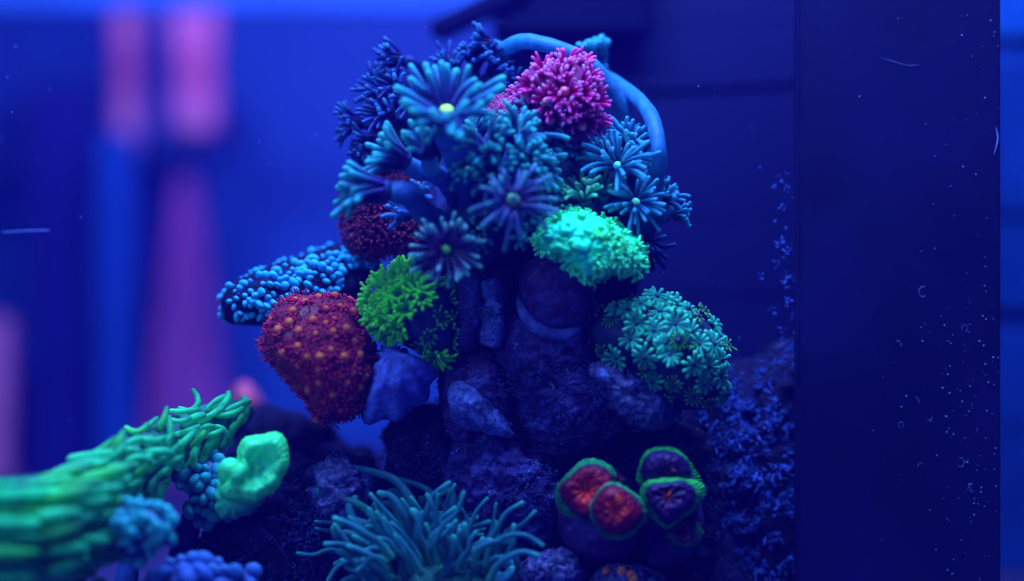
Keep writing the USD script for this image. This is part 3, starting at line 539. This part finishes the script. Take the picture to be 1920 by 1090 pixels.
# ------------------------------------------------------------------ cyan crust coral
rng = random.Random(81)
def mounds(th, a, v):
    h = (meshkit.fbm(v * 330, 3, 8) - .5) * .0030 + (meshkit.noise(v * 900, 9) - .5) * .0012
    return h
cc = Puff([(1000, 448), (1012, 420), (1045, 402), (1095, 398), (1140, 415), (1175, 435), (1200, 460), (1208, 492), (1195, 514), (1150, 512), (1118, 528), (1098, 532), (1072, 512), (1040, 482), (1010, 470)], -.012, .022, BOULDER, 150, 70, disp=mounds)
tY = Thing('cyan_coral', 'bright cyan green lumpy coral on the round plug', 'coral', at(1100, 532, -.012))
tY.part('colony', cc.mesh(), CYAN)
for px, py, r in [(1066, 428, 16), (1104, 430, 11), (1092, 458, 17), (1028, 440, 9), (1122, 462, 10), (1150, 440, 8), (1060, 470, 9), (1130, 492, 8)]:
    c, n = cc.surf(px, py); k = S * .97; ax, u, w_ = frame(unit(n + np.array([0, -.2, .35])))
    prof = [(1.35, -.5), (1.1, .1), (.8, .5), (.55, .62), (.38, .5), (.2, .25)]
    q = np.arange(18) * 2 * np.pi / 18
    V = [c + ax * h * r * k * .8 + r * k * rr * (1 + .08 * np.sin(5 * q + r))[:, None] * (np.cos(q)[:, None] * u + np.sin(q)[:, None] * w_) for rr, h in prof]
    tY.part('mouth_cone', fold(18, len(prof), np.vstack(V), c - ax * r * k * .6, c + ax * r * k * .1, np.repeat(np.linspace(0, 1, len(prof)), 18)), CYAN)
for px, py in scatter(rng, 64, (998, 396), (1215, 535), lambda x, y: cc.inside(x, y, 1.0) and not cc.inside(x, y, .80 if x < 1120 else .45), 13):
    c, n = cc.surf(px, py); n = unit(n + np.array([.25 if px > 1120 else 0, -.1, -.1]))
    tY.part('polyp_tuft', join(tentacles(rng, c - n * .0005, n, 15 * S, 11, .0009, 2.3 * S, .4, 1.0, 0, K=3, sides=6), True), CYANT)

# ------------------------------------------------------------------ blue knobbly plate
rng = random.Random(91)
kb = Puff([(412, 568), (432, 535), (480, 508), (540, 488), (600, 468), (650, 460), (700, 480), (720, 530), (690, 565), (600, 585), (540, 604), (490, 612), (430, 602)], .05, .030, BOULDER, 90, 40, .002, 80, 41, slope=(560, .00008))
tK = Thing('knobbly_coral', 'sky blue knobbly plate coral jutting left behind the red dome', 'coral', at(560, 610, .05))
tK.part('plate', kb.mesh(), ROCKD)
for px, py in scatter(rng, 300, (405, 455), (715, 612), lambda x, y: kb.inside(x, y, 1.0) and y < 600 - max(0, x - 470) * .12 and not (x > 640 and y > 505), lambda x, y: 6.0 + 7.5 * float(meshkit.noise(np.array([x / 30, y / 30, 1.]), 2))):
    c, n = kb.surf(px, py); n = unit(n + np.array([0, -.1, .4])); r = rng.uniform(3.4, 8.0) * S * 1.05
    tK.part('knob', ellipsoid(c + n * r * .25, (r * rng.uniform(1.0, 1.6), r * rng.uniform(.75, 1), r * rng.uniform(.9, 1.7)), n + np.array([rng.gauss(0, .45), rng.gauss(0, .3), rng.gauss(0, .3)]), 12, 7), KNOB)

# ------------------------------------------------------------------ red dome coral
rng = random.Random(101)
rd = Puff([(500, 640), (508, 600), (530, 568), (575, 558), (625, 556), (665, 568), (682, 600), (695, 640), (715, 690), (700, 740), (680, 775), (640, 785), (612, 792), (590, 782), (578, 752), (560, 735), (540, 705), (522, 690), (505, 668)], -.002, .030, BALL, 110, 56, .0040, 60, 51)
tR = Thing('red_dome_coral', 'red dome coral dotted with amber mouths, left of the green tufts', 'coral', at(640, 790, 0))
tR.part('colony_base', rd.mesh(), REDB)
dots = scatter(rng, 95, (496, 552), (722, 800), lambda x, y: rd.inside(x, y, .985), lambda x, y: 14 + 14 * float(meshkit.noise(np.array([x / 28, y / 28, 4.]), 6)))
DP = []
for px, py in dots:
    c, n = rd.surf(px, py); c = c + (at(px, py, c[1]) - c) * [1, 0, 1] * .8
    r = rng.uniform(5.2, 9.6) * S; DP.append(c)
    pp = tR.part('polyp', join(tentacles(rng, c, n, 10 * S, 24, 7.5 * S, 1.4 * S, 1.1, 1.0, 0, K=3, sides=5, tip=1.7, jit=.5, rings=3), True), REDT)
    tR.part('mouth', ellipsoid(c + n * r * .55, (r, r * .95, r * .75), n, 12, 7), ORNG, pp)
fz = []
for i in range(2600):
    v = rd.v[rng.randrange(len(rd.v))]; j = rng.randrange(len(rd.v))
    if not hasattr(rd, 'n'): rd.surf(600, 650)
    n = rd.n[j]; v = rd.v[j]
    if n[1] > .45 or np.linalg.norm(np.array(DP) - v, axis=1).min() < (9.5 * S if n[1] < -.2 else 0): continue
    q = unit(n + np.array([rng.gauss(0, .35), rng.gauss(0, .35), rng.gauss(0, .35)])); c = v + np.array([rng.gauss(0, .0008), 0, rng.gauss(0, .0008)])
    l = rng.uniform(3, 7) * S * (1 if n[1] < -.3 else 1.5)
    fz.append(tube([c, c + q * l * .6, c + q * l], [1.2 * S, 1.0 * S, 1.7 * S], 5))
tR.part('fuzz', join(fz), REDT, kind='stuff')
def ribs(th, a, v): return .0013 * np.cos(th * 12 + 3 * meshkit.noise(v * 60, 2)) * np.sin(np.pi * a)
sk = Puff([(690, 700), (705, 660), (735, 648), (775, 665), (822, 680), (812, 720), (790, 755), (755, 780), (715, 792), (685, 790), (680, 750)], .004, .026, BOULDER, 90, 40, .0015, 90, 52, disp=ribs, center=(738, 660))
tR.part('skeleton_base', sk.mesh(), look('ridged_skeleton', [(0, (.04, .02, .2)), (.4, (.10, .10, .52)), (.6, (.18, .24, .85)), (1, (.30, .40, 1))], .6, .15, 'noise', 70, .5, 300, .7, 500, .001, detail=6))

# ------------------------------------------------------------------ green tufted coral
rng = random.Random(111)
gg = Puff([(682, 590), (690, 550), (720, 515), (765, 502), (810, 520), (850, 560), (858, 620), (845, 670), (812, 678), (770, 655), (715, 630), (690, 620)], .0, .024, BALL, 70, 34, .0015, 80, 53)
tN = Thing('green_tuft_coral', 'vivid green tufted coral beside the red dome, its right half bluish', 'coral', at(790, 690, .0))
tN.part('colony_base', gg.mesh(), GREENB)
for px, py, L, n, mat, a1 in [(700, 560, 27, 18, GREENT, .6), (722, 535, 30, 18, GREENT, .6), (752, 518, 30, 18, GREENT, .6), (700, 590, 27, 18, GREENT, .6), (728, 568, 26, 18, GREENT, .6), (730, 600, 26, 18, GREENT, .7), (752, 555, 27, 18, GREENT, .7), (715, 615, 22, 15, GREENT, .7), (752, 612, 24, 16, GREENT, .8), (775, 540, 32, 20, GREENT, 1.1), (708, 578, 22, 14, GREENT, .6), (740, 585, 22, 14, GREENT, .6), (748, 622, 22, 14, GREENT, .8), (735, 552, 26, 16, GREENT, .6), (712, 598, 24, 16, GREENT, .6), (765, 585, 26, 16, GREENT, .8), (690, 605, 20, 14, GREENT, .6), (765, 508, 26, 16, GREENT, .6), (718, 580, 24, 15, GREENT, .6), (745, 535, 26, 16, GREENT, .6), (730, 622, 22, 14, GREENT, .7), (790, 560, 26, 16, GREENT, 1.1),
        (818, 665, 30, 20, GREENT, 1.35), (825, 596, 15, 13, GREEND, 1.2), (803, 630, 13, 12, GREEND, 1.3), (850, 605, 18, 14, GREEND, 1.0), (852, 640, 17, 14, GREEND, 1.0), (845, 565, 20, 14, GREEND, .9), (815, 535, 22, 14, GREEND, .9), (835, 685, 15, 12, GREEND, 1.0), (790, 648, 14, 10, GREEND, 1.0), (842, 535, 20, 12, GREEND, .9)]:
    c, n_ = gg.surf(px, py); n_ = unit(n_ + np.array([-.25 if px < 770 else .05, -.1, .1])); k = S
    pp = tN.part('polyp', ellipsoid(c, (.0022, .0022, .0016), n_), GREENB)
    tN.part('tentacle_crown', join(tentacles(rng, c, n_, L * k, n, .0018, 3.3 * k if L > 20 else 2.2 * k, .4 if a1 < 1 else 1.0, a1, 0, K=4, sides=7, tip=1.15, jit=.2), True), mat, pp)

# ------------------------------------------------------------------ turquoise star polyps
rng = random.Random(121)
al = Puff([(1100, 605), (1130, 580), (1180, 560), (1225, 556), (1275, 572), (1325, 605), (1352, 650), (1362, 700), (1350, 745), (1310, 770), (1260, 760), (1200, 720), (1140, 680), (1110, 640)], .004, .028, BALL, 80, 40, .001, 60, 54)
tS = Thing('star_polyp_coral', 'turquoise coral of flat flower like polyps on the right of the mound', 'coral', at(1250, 770, .004))
tS.part('colony_base', al.mesh(), ALVB)
for px, py, r in [(1189, 606, 25), (1227, 621, 22), (1264, 612, 28), (1238, 588, 22), (1222, 568, 24), (1268, 582, 22), (1330, 616, 24), (1327, 652, 27), (1350, 676, 22), (1211, 663, 25), (1163, 667, 24), (1251, 672, 22), (1290, 680, 23), (1286, 649, 14), (1227, 713, 22), (1262, 718, 17), (1314, 717, 23), (1347, 738, 26), (1117, 594, 22), (1158, 582, 20), (1187, 572, 18), (1297, 600, 16), (1276, 768, 15), (1134, 655, 14), (1258, 762, 14), (1310, 590, 15), (1252, 740, 14), (1205, 585, 20), (1250, 570, 22), (1290, 622, 22), (1308, 650, 22), (1340, 638, 20), (1345, 705, 22), (1320, 685, 20), (1262, 640, 18), (1240, 645, 19), (1188, 640, 20), (1176, 590, 20), (1145, 600, 18), (1300, 745, 18), (1284, 590, 20), (1214, 690, 17), (1355, 655, 18), (1330, 745, 17)]:
    c, n = al.surf(px, py); n = unit(n + np.array([0, -.35, .1])); n = unit(n + np.array([rng.gauss(0, .22), rng.gauss(0, .1), rng.gauss(0, .22)])); c = c + n * rng.uniform(.001, .005)
    pp = tS.part('polyp', tube([c - n * .005, c - n * .002, c], [.0022, .0016], 10), ALVB)
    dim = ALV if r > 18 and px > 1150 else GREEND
    ax, u, w_ = frame(n); nn = rng.choice([10, 11, 12, 13]); tt = []; cup = rng.gauss(.38, .18)
    for i in range(nn):
        az = 2 * math.pi * (i + rng.uniform(-.15, .15)) / nn; rdv = math.cos(az) * u + math.sin(az) * w_; l = r * S * rng.uniform(.74, 1.10)
        tilt = cup + rng.gauss(0, .12); az += rng.gauss(0, .08)
        P = [c + rdv * l * q + ax * l * (tilt * q - .30 * q * q) for q in (0.02, .3, .55, .8, 1.0)]
        tt.append(tube(P, [1.3 * S, 2.2 * S, 2.8 * S, 3.7 * S, 3.6 * S] if r > 18 else [1 * S, 1.6 * S, 2 * S], 7))
    tS.part('petal_crown', join(tt, True), dim, pp)
    tS.part('mouth', ellipsoid(c + ax * .0003, (.0011, .0011, .0007), ax, 8, 5), MOUTHC if dim is ALV else GREEND, pp)

# ------------------------------------------------------------------ lime fleshy coral
def beads(th, a, v):
    ring = np.exp(-((a - .50) / .16)**2)
    return 0.0002 * ring * np.cos(th * 40 + 2 * np.sin(3 * th)) + .0007 * ring * np.cos(th * 7 + 1) + (meshkit.noise(v * 700, 13) - .5) * .0004 + (meshkit.noise(v * 420, 3) - .5) * .0014 * np.exp(-((a - .2) / .2)**2) + (meshkit.noise(v * 160, 6) - .5) * .0009
OPEN = [(0, .70), (.14, .70), (.28, .76), (.46, 1.0), (.70, 1.12), (.92, .82), (1.0, .2), (.92, -.4), (.6, -1.0), (.2, -1.5), (0, -1.55)]
lm = Puff([(416, 930), (420, 905), (434, 880), (446, 868), (444, 842), (462, 822), (500, 810), (528, 814), (542, 838), (541, 872), (527, 905), (503, 930), (470, 942), (438, 942)], -.022, .012, OPEN, 150, 80, disp=beads, center=(482, 878))
tL = Thing('lime_coral', 'glowing lime green folded fleshy coral beside the blue bubble tips', 'coral', at(470, 975, 0))
tL.part('polyp', lm.mesh(), TRACH)
lp = Puff([(404, 962), (403, 930), (410, 900), (424, 905), (450, 930), (490, 938), (480, 955), (445, 974), (418, 974)], -.014, .012, BALL, 60, 30, disp=lambda th, a, v: .0005 * np.cos(th * 9) * np.sin(np.pi * a)**2, amp=.001, freq=90)
tL.part('lower_lip', lp.mesh(), look('dim_lime_flesh', [(0, (.04, .75, .25)), (1, (.03, .5, .22))], .4, .45, 'noise', 120))
lf = Puff([(412, 905), (408, 880), (420, 862), (440, 858), (452, 868), (448, 892), (430, 905)], -.026, .008, BALL, 50, 26, amp=.0012, freq=160)
tL.part('side_fold', lf.mesh(), LIMES)
tL.part('fold_lobe', Puff([(430, 905), (432, 880), (446, 866), (462, 864), (468, 880), (460, 902), (445, 915)], -.032, .006, BALL, 40, 22, amp=.0008, freq=160).mesh(), LIMES)

# ------------------------------------------------------------------ emerald tentacled coral at the left
rng = random.Random(131)
SL = (330, -.00035)
hm = Puff([(478, 768), (440, 752), (380, 760), (310, 785), (240, 815), (170, 852), (100, 885), (0, 900), (-120, 930), (-170, 1010), (-120, 1090), (60, 1130), (160, 1090), (200, 1010), (250, 945), (320, 890), (400, 850), (455, 800)], .005, .02, BALL, 110, 40, .002, 60, 61, slope=(345, .00029), center=(230, 900))
tH = Thing('emerald_coral', 'emerald green coral of finger tentacles sweeping off the left edge', 'coral', at(200, 1100, .0))
tH.part('colony_base', hm.mesh(), HAMB)
def finger(px, py, ang, L, r, bend, mat=HAMM):
    c, n = hm.surf(px, py); d0 = c[1] - .003
    P = []
    for u in np.linspace(0, 1, 7):
        a = ang + bend * (u - .5); q = (u - .5) * L
        P.append(at(px + q * math.cos(a), py - q * math.sin(a) , d0 - .006 * math.sin(math.pi * u) * min(1, L / 60) - .004))
    tH.part('tentacle', tube(P, [r * .8 * S, r * rng.uniform(.9, 1.25) * S, r * S, r * rng.uniform(1, 1.3) * S, r * .9 * S], 9), mat if rng.random() < .75 else HAMY)
for px, py in scatter(rng, 135, (190, 748), (482, 960), lambda x, y: hm.inside(x, y, 1.0 if x < 400 else .95), 19):
    edge = not hm.inside(px + 14, py + 24, 1.0)
    ang = math.pi + rng.gauss(.50, .34) if not edge else math.pi + rng.uniform(.8, 1.6)
    finger(px, py, ang, rng.uniform(34, 66), rng.uniform(4.8, 7.6), rng.gauss(0, .6))
for px, py in scatter(rng, 26, (90, 850), (200, 1070), lambda x, y: hm.inside(x, y, .99), 33):
    finger(px, py, math.pi + rng.uniform(.02, .30), rng.uniform(90, 130), rng.uniform(9, 12), rng.uniform(-.3, .3))
for py, r, x1, up in ((905, 9, 150, 16), (932, 13, 196, 30), (958, 9, 172, 20), (982, 15, 188, 34), (1012, 10, 205, 24), (1034, 14, 170, 30), (1062, 9, 198, 26), (1084, 15, 176, 22), (1112, 12, 190, 20)):
    P = [(-170, py + rng.uniform(-4, 8)), (-60, py + rng.uniform(-5, 5)), (x1 - 120, py + rng.uniform(-5, 5)), (x1 - 45, py - up * .25), (x1, py - up)]
    P = [np.array([x, y]) for x, y in P]; pts = []
    for x, y in P: pts.append(at(x, y, hm.surf(max(x, -150), y)[0][1] - .006))
    tH.part('tentacle', tube(sm(pts, 22), [r * 1.15 * S, r * 1.1 * S, r * S, r * .7 * S, r * .8 * S], 10), HAMM if rng.random() < .6 else HAMY)
for px, py, a in [(178, 985, 4.0), (185, 1010, 4.2), (165, 1050, 3.4), (150, 1075, 3.3), (280, 935, 4.6), (300, 925, 4.4), (262, 945, 4.3), (392, 835, 4.1)]:
    finger(px, py, a, 50, 8.5, .5)

# ------------------------------------------------------------------ bubble tipped corals
def bubbles(label, outline, d, th, n, gap, r0, mat, seed, name='bubble_coral', stem=None):
    rng = random.Random(seed); b = Puff(outline, d, th, BALL, 50, 24, .001, 80, seed)
    t = Thing(name, label, 'coral', b.v[np.argmin(b.v[:, 2])]); t.part('colony_base', b.mesh(), GREENB)
    xs, ys = zip(*outline)
    for px, py in scatter(rng, n, (min(xs), min(ys)), (max(xs), max(ys)), lambda x, y: b.inside(x, y, .95), gap):
        c, nn = b.surf(px, py); r = r0 * S * rng.uniform(.6, 1.25)
        nn = unit(nn + np.array([rng.gauss(0, .2), -.2, rng.gauss(.15, .2)]))
        t.part('bubble_tip', ellipsoid(c + nn * r * .3, (r * rng.uniform(.9, 1.3), r * rng.uniform(.75, 1), r * rng.uniform(.9, 1.6)), nn + np.array([rng.gauss(0, .4), 0, rng.gauss(0, .4)]), 14, 9), mat)
    if stem: t.part('stem', tube(sm([at(*q) for q in stem], 14), [20 * S, 24 * S, 28 * S], 14), BUBV)
bubbles('round cluster of blue bubble tips under the emerald fingers', [(200, 985), (215, 950), (250, 935), (300, 945), (318, 975), (312, 1015), (280, 1042), (240, 1045), (208, 1020)], -.062, .016, 70, 14, 11.5, BUBB, 141)
bubbles('spread of blue bubble tips behind the lime coral', [(318, 880), (340, 855), (380, 848), (420, 855), (430, 890), (425, 940), (420, 975), (385, 978), (350, 965), (355, 925), (325, 905)], .004, .016, 80, 14.5, 11.5, BUBB, 142)
bubbles('violet blue bubble tips cut by the bottom edge', [(275, 1085), (300, 1058), (345, 1045), (400, 1052), (440, 1066), (478, 1078), (485, 1110), (440, 1140), (320, 1140), (270, 1115)], -.045, .016, 60, 19, 16, BUBV, 143)
t = Thing('dead_coral_branch', 'smooth violet stem between the bubble tips at the bottom left', 'dead coral', at(240, 1120, .01))
t.part('body', tube(sm([at(232, 1130, .01), at(238, 1080, .01), at(245, 1040, .012)], 12), [26 * S, 22 * S, 18 * S], 14), BUBV)
t = Thing('dead_coral_branch', 'broad violet stem under the middle bubble tips', 'dead coral', at(350, 1040, .015))
t.part('body', tube(sm([at(340, 1050, .015), at(350, 1000, .015), at(365, 960, .016)], 12), [26 * S, 24 * S, 18 * S], 14), GREENB)
# bare twigs in the rubble
rng = random.Random(151)
for i, (lab, pts) in enumerate([('forked bluish twig in the rubble below the lime coral', [(470, 1040), (510, 1010), (545, 985)]), ('thin bluish twig crossing the forked one in the rubble', [(490, 990), (515, 1012), (540, 1050)]), ('short twig low in the rubble left of the slate tentacles', [(560, 1020), (580, 1045), (590, 1080)])]):
    t = Thing('bare_twig', lab, 'twig', at(*pts[0], -.006)); t.part('stem', tube(sm([at(x, y, -.006) for x, y in pts], 16), [3.5 * S, 3 * S, 2 * S], 8), MAUVE)

# ------------------------------------------------------------------ slate tentacled coral
rng = random.Random(161)
tT = Thing('slate_coral', 'slate blue coral of long curling tentacles at the bottom centre', 'coral', at(790, 1130, -.02))
tb = Puff([(660, 1140), (690, 1085), (740, 1055), (800, 1042), (870, 1055), (930, 1085), (980, 1140), (900, 1170), (720, 1170)], -.01, .02, BALL, 120, 40, disp=lambda th, a, v: .0008 * np.cos(th * 40) * np.sin(np.pi * a))
tT.part('colony_base', tb.mesh(), TORCHB)
for pts, r in [
    ([(790, 1040, 0), (782, 970, -.004), (765, 930, -.004), (740, 900, 0), (700, 885, .003), (660, 877, .004), (630, 873, .004)], 9),
    ([(745, 1055, 0), (715, 1010, -.006), (690, 988, -.008), (662, 975, -.008), (655, 950, -.006), (665, 935, -.002)], 11),
    ([(700, 965, -.004), (670, 945, -.006), (640, 935, -.004), (615, 925, -.002), (598, 932, -.002), (597, 918, -.003)], 7),
    ([(690, 1045, -.004), (670, 1010, -.01), (648, 1000, -.01), (630, 1008, -.012), (625, 990, -.012)], 8),
    ([(640, 985, -.002), (620, 980, -.002), (592, 978, 0)], 5), ([(645, 1000, -.002), (615, 995, 0), (593, 991, 0)], 5),
    ([(650, 985, .0), (640, 962, .0), (634, 945, .0)], 6), ([(668, 1000, .002), (640, 975, .004), (628, 955, .004), (645, 950, .004)], 6),
    ([(775, 1060, -.006), (770, 1000, -.012), (755, 960, -.014), (735, 932, -.012), (712, 925, -.01)], 9),
    ([(790, 1075, -.008), (785, 1020, -.015), (786, 975, -.016), (775, 960, -.016)], 12),
    ([(815, 1045, -.004), (820, 1000, -.01), (815, 972, -.012), (800, 962, -.012), (790, 968, -.012)], 10),
    ([(835, 1035, .002), (848, 990, 0), (850, 945, 0), (845, 922, .002), (825, 925, .004)], 10),
    ([(870, 980, .004), (840, 955, .006), (815, 930, .006), (790, 912, .008), (750, 900, .01)], 8),
    ([(905, 1010, .004), (890, 975, .004), (865, 945, .004), (845, 925, .006)], 9),
    ([(860, 1045, -.006), (868, 1010, -.01), (872, 985, -.01)], 9), ([(840, 1085, -.012), (850, 1040, -.02), (850, 1010, -.02)], 11),
    ([(880, 1060, -.006), (898, 1035, -.012), (905, 1012, -.012)], 9), ([(905, 1090, -.006), (925, 1060, -.012), (932, 1015, -.01), (928, 980, -.008)], 8),
    ([(935, 1060, 0), (948, 1035, 0), (940, 1015, 0), (934, 1008, 0)], 7), ([(955, 1085, -.004), (968, 1060, -.006), (965, 1042, -.006), (958, 1032, -.006)], 7),
    ([(960, 1085, -.004), (985, 1070, -.006), (1008, 1058, -.004)], 7), ([(970, 1100, -.004), (1000, 1088, -.006), (1020, 1085, -.006)], 7),
    ([(730, 1060, -.006), (735, 1000, -.012), (722, 965, -.012)], 11), ([(700, 1090, -.01), (690, 1060, -.015), (682, 1050, -.016)], 9),
    ([(735, 1100, -.015), (715, 1070, -.022), (690, 1065, -.022)], 9), ([(715, 1110, -.015), (700, 1085, -.02), (680, 1075, -.02), (684, 1090, -.02)], 8),
    ([(760, 1080, -.015), (745, 1040, -.02), (720, 1040, -.02)], 8), ([(825, 1080, -.015), (850, 1060, -.02), (880, 1050, -.02)], 9),
    ([(760, 1000, .006), (745, 960, .01), (728, 945, .01), (700, 950, .008)], 9), ([(800, 1000, .008), (805, 960, .012), (790, 935, .012)], 9),
    ([(780, 960, .01), (740, 920, .012), (715, 935, .012)], 6), ([(880, 1000, .008), (865, 985, .01), (830, 985, .012)], 8)]:
    tT.part('tentacle', tube(sm([at(x, y, d - .012) for x, y, d in pts], 6 * len(pts)), [r * 1.1 * S, r * S, r * .9 * S, r * .72 * S, r * .68 * S], 10), TORCH)
for i in range(96):
    a = rng.uniform(math.pi * .17, math.pi * .83); x = 810 + 120 * math.cos(a) + rng.gauss(0, 25); y = 1095 - 45 * math.sin(a) + rng.uniform(-15, 30); d = rng.uniform(-.040, -.002)
    L = rng.uniform(60, 150); b = math.pi / 2 + (a - math.pi / 2) * rng.uniform(.4, 1.0) + .28; cv = rng.uniform(.05, .35) * (1 if a > math.pi / 2 else -1); P = [(x, y, d)]
    for k in range(4):
        x += math.cos(b) * L / 4; y -= math.sin(b) * L / 4; d -= .002 * (k < 2); b += cv + rng.gauss(0, .34); P.append((x, y, d))
    r = rng.uniform(4.4, 7.2)
    tT.part('tentacle', tube(sm([at(*p) for p in P], 20), [r * 1.1 * S, r * S, r * .9 * S, r * .75 * S, r * .7 * S], 10), TORCH)
q = np.linspace(0, 2 * np.pi, 24)
tT.part('coiled_tentacle', tube([at(942 + 15 * math.cos(a), 1065 + 17 * math.sin(a), -.022) for a in q[:-2]], 9 * S, 10), DISK)

# ------------------------------------------------------------------ red and green lobed corals
LOBE = [(0, .90), (.12, .92), (.30, 1.0), (.50, 1.0), (.68, .90), (.82, .70), (.94, .40), (1, 0), (.94, -.5), (.6, -1.1), (0, -1.3)]
def frill(n):
    def g(th, a, v):
        rim = np.exp(-((a - .60) / .09)**2)
        return .00055 * rim * np.cos(th * n + 14 * a) + (meshkit.noise(v * 500, 3) - .5) * .0010 + .0009 * np.exp(-(a / .2)**2) * np.cos(th * 9) + (meshkit.noise(v * 90, 17) - .5) * .005
    return g
def lobe(t, outline, d, th, mat, n=70, mouth=None, center=None):
    o = np.array(outline, float); outline = o.mean(0) + (o - o.mean(0)) * 1.12 + np.array([[rng.gauss(0, .7), rng.gauss(0, .7)] for _ in o])
    p = Puff(outline, d, th, LOBE, 280, 70, disp=frill(n), center=center); b = t.part('lobe', p.mesh(), mat)
    if mouth:
        for k, (x, y, r) in enumerate(mouth):
            c, nn = p.surf(x, y); t.part('mouth', ellipsoid(c, (r * S, r * .6 * S, 1.6 * S), nn, 14, 7), EMBER, b)
    return p
t1 = Thing('lobed_coral', 'two red lobes with green frilled rims on a round violet base', 'coral', at(1125, 1055, -.01))
v_ = Puff([(1048, 960), (1060, 935), (1120, 930), (1180, 940), (1202, 965), (1195, 1010), (1165, 1045), (1125, 1055), (1080, 1040), (1052, 1005)], -.006, .022, BOULDER, 80, 36, .0015, 90, 71, ridge=.3)
t1.part('round_base', v_.mesh(), MAUVE)
lobe(t1, [(1052, 940), (1046, 915), (1062, 892), (1095, 875), (1130, 872), (1150, 888), (1148, 915), (1132, 940), (1110, 972), (1080, 970)], -.020, .013, BLAST, 70, [(1098, 912, 8)], (1098, 918))
lobe(t1, [(1110, 950), (1122, 922), (1150, 912), (1185, 920), (1203, 945), (1200, 975), (1180, 1000), (1152, 1004), (1125, 990)], -.026, .014, BLAST, 70, [(1160, 938, 11), (1172, 958, 4)], (1155, 955))
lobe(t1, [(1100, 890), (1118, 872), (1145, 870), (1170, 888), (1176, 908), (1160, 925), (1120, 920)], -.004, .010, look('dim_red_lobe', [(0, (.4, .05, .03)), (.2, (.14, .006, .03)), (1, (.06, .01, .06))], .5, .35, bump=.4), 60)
t2 = Thing('lobed_coral', 'dark purple lobes with thick green frilled rims, right of the red pair', 'coral', at(1260, 1030, -.01))
v_ = Puff([(1208, 910), (1240, 890), (1290, 900), (1312, 940), (1318, 990), (1300, 1030), (1270, 1060), (1225, 1060), (1208, 1000)], .004, .02, BOULDER, 80, 36, .002, 80, 72, ridge=.3)
t2.part('base', v_.mesh(), MAUVE)
lobe(t2, [(1200, 900), (1203, 870), (1222, 848), (1252, 844), (1282, 858), (1300, 885), (1302, 910), (1270, 920), (1225, 920)], -.012, .013, BLASTP, 66, [(1262, 882, 6)], (1250, 886))
lobe(t2, [(1203, 925), (1215, 905), (1250, 897), (1290, 900), (1310, 918), (1306, 945), (1280, 968), (1250, 992), (1225, 965)], -.022, .012, BLASTP, 66, [(1254, 926, 7)], (1252, 930))
lobe(t2, [(1245, 1000), (1258, 975), (1280, 968), (1302, 985), (1305, 1010), (1290, 1025), (1262, 1022)], -.012, .010, look('dim_green_rim_lobe', [(0, (.10, .006, .04)), (.42, (.06, .004, .05)), (.5, (.03, .20, .06)), (.62, (.03, .22, .07)), (.7, (.05, .02, .10)), (1, (.06, .02, .12))], .5, .35, bump=.3), 50)

# ------------------------------------------------------------------ rough wall with turf at the right
rng = random.Random(171)
rw = Puff([(1290, 800), (1320, 700), (1370, 690), (1420, 680), (1470, 650), (1530, 660), (1540, 900), (1530, 1180), (1300, 1180), (1270, 1000)], .075, .035, BOULDER, 120, 60, .007, 60, 81, ridge=.5)
tW = Thing('turf_rock', 'rock face overgrown with fluffy blue turf beside the black upright', 'rock', at(1420, 1150, .07))
tW.part('body', rw.mesh(), ROCKD)
tf = []
def tuft(c, n, s_, m):
    for _ in range(m):
        q = unit(n + np.array([rng.gauss(0, .8), rng.gauss(0, .5), rng.gauss(0, .8)])); o = c + np.array([rng.gauss(0, s_ * .6), rng.gauss(0, s_ * .2), rng.gauss(0, s_ * .6)])
        l = s_ * rng.uniform(.6, 1.6); b = o + q * l * .5 + np.array([rng.gauss(0, .25), 0, rng.gauss(0, .25)]) * l
        r = s_ * rng.uniform(.12, .34)
        tf.append(tube([o, b, b + unit(q + np.array([rng.gauss(0, .6), 0, rng.gauss(0, .6)])) * l * .5], [r, r * .9, r * .4], 5))
for _ in range(1500):
    px, py = rng.uniform(1290, 1500), rng.uniform(640, 1090)
    if not rw.inside(px, py, .98) or meshkit.noise(np.array([px / 26, py / 26, 3.]), 5) < .40: continue
    c, n = rw.surf(px, py); c = c + (at(px, py, c[1]) - c) * [1, 0, 1]
    tuft(c, n, rng.uniform(3, 10) * S, rng.randint(2, 5))
tW.part('turf', join(tf), ALGAE, kind='stuff')
tf = []
for _ in range(80):
    px, py = 1500 - abs(rng.gauss(0, 34)), rng.choice([rng.uniform(320, 700), rng.gauss(480, 90)])
    if px > 1410 and 300 < py < 720: tuft(at(px, py, .03), np.array([0, -1., 0]), rng.uniform(2, 5.5) * S, rng.randint(2, 5))
structure('wall_turf', join(tf), ALGAE, label='sparse blue turf climbing the dark panel beside the black upright', cat='algae', kind='stuff')
# drifting specks
sp = []
for _ in range(150):
    px, py, d = rng.uniform(0, 1480), rng.uniform(0, 1090), rng.uniform(-.05, .12)
    r = rng.choice([.5, .6, .7, .9, 1.2]) * S
    sp.append(ellipsoid(at(px, py, d), (r, r * .7, r), (rng.random(), .2, 1), 6, 4))
sp.append(tube(sm([at(5, 436, .05), at(50, 433, .05), at(92, 432, .05)], 8), .00018, 5))
structure('drifting_specks', join(sp), DROP, label='tiny pale specks drifting in the water', cat='specks', kind='stuff')
# the blue water that veils everything
usdkit.material(stage, '/World/Looks/water_haze', {'v': ('principled_volume', {'color': (0.06, 0.02, 1.0), 'density': HAZE, 'anisotropy': 0.0})}, [], volume='v.volume')
structure('haze', box((-1.6, -1.1, -1.05), (1.6, 1.6, 1.36), .001), UsdShade.Material.Get(stage, '/World/Looks/water_haze'), False, kind='stuff', label='blue water haze filling the tank', cat='haze')
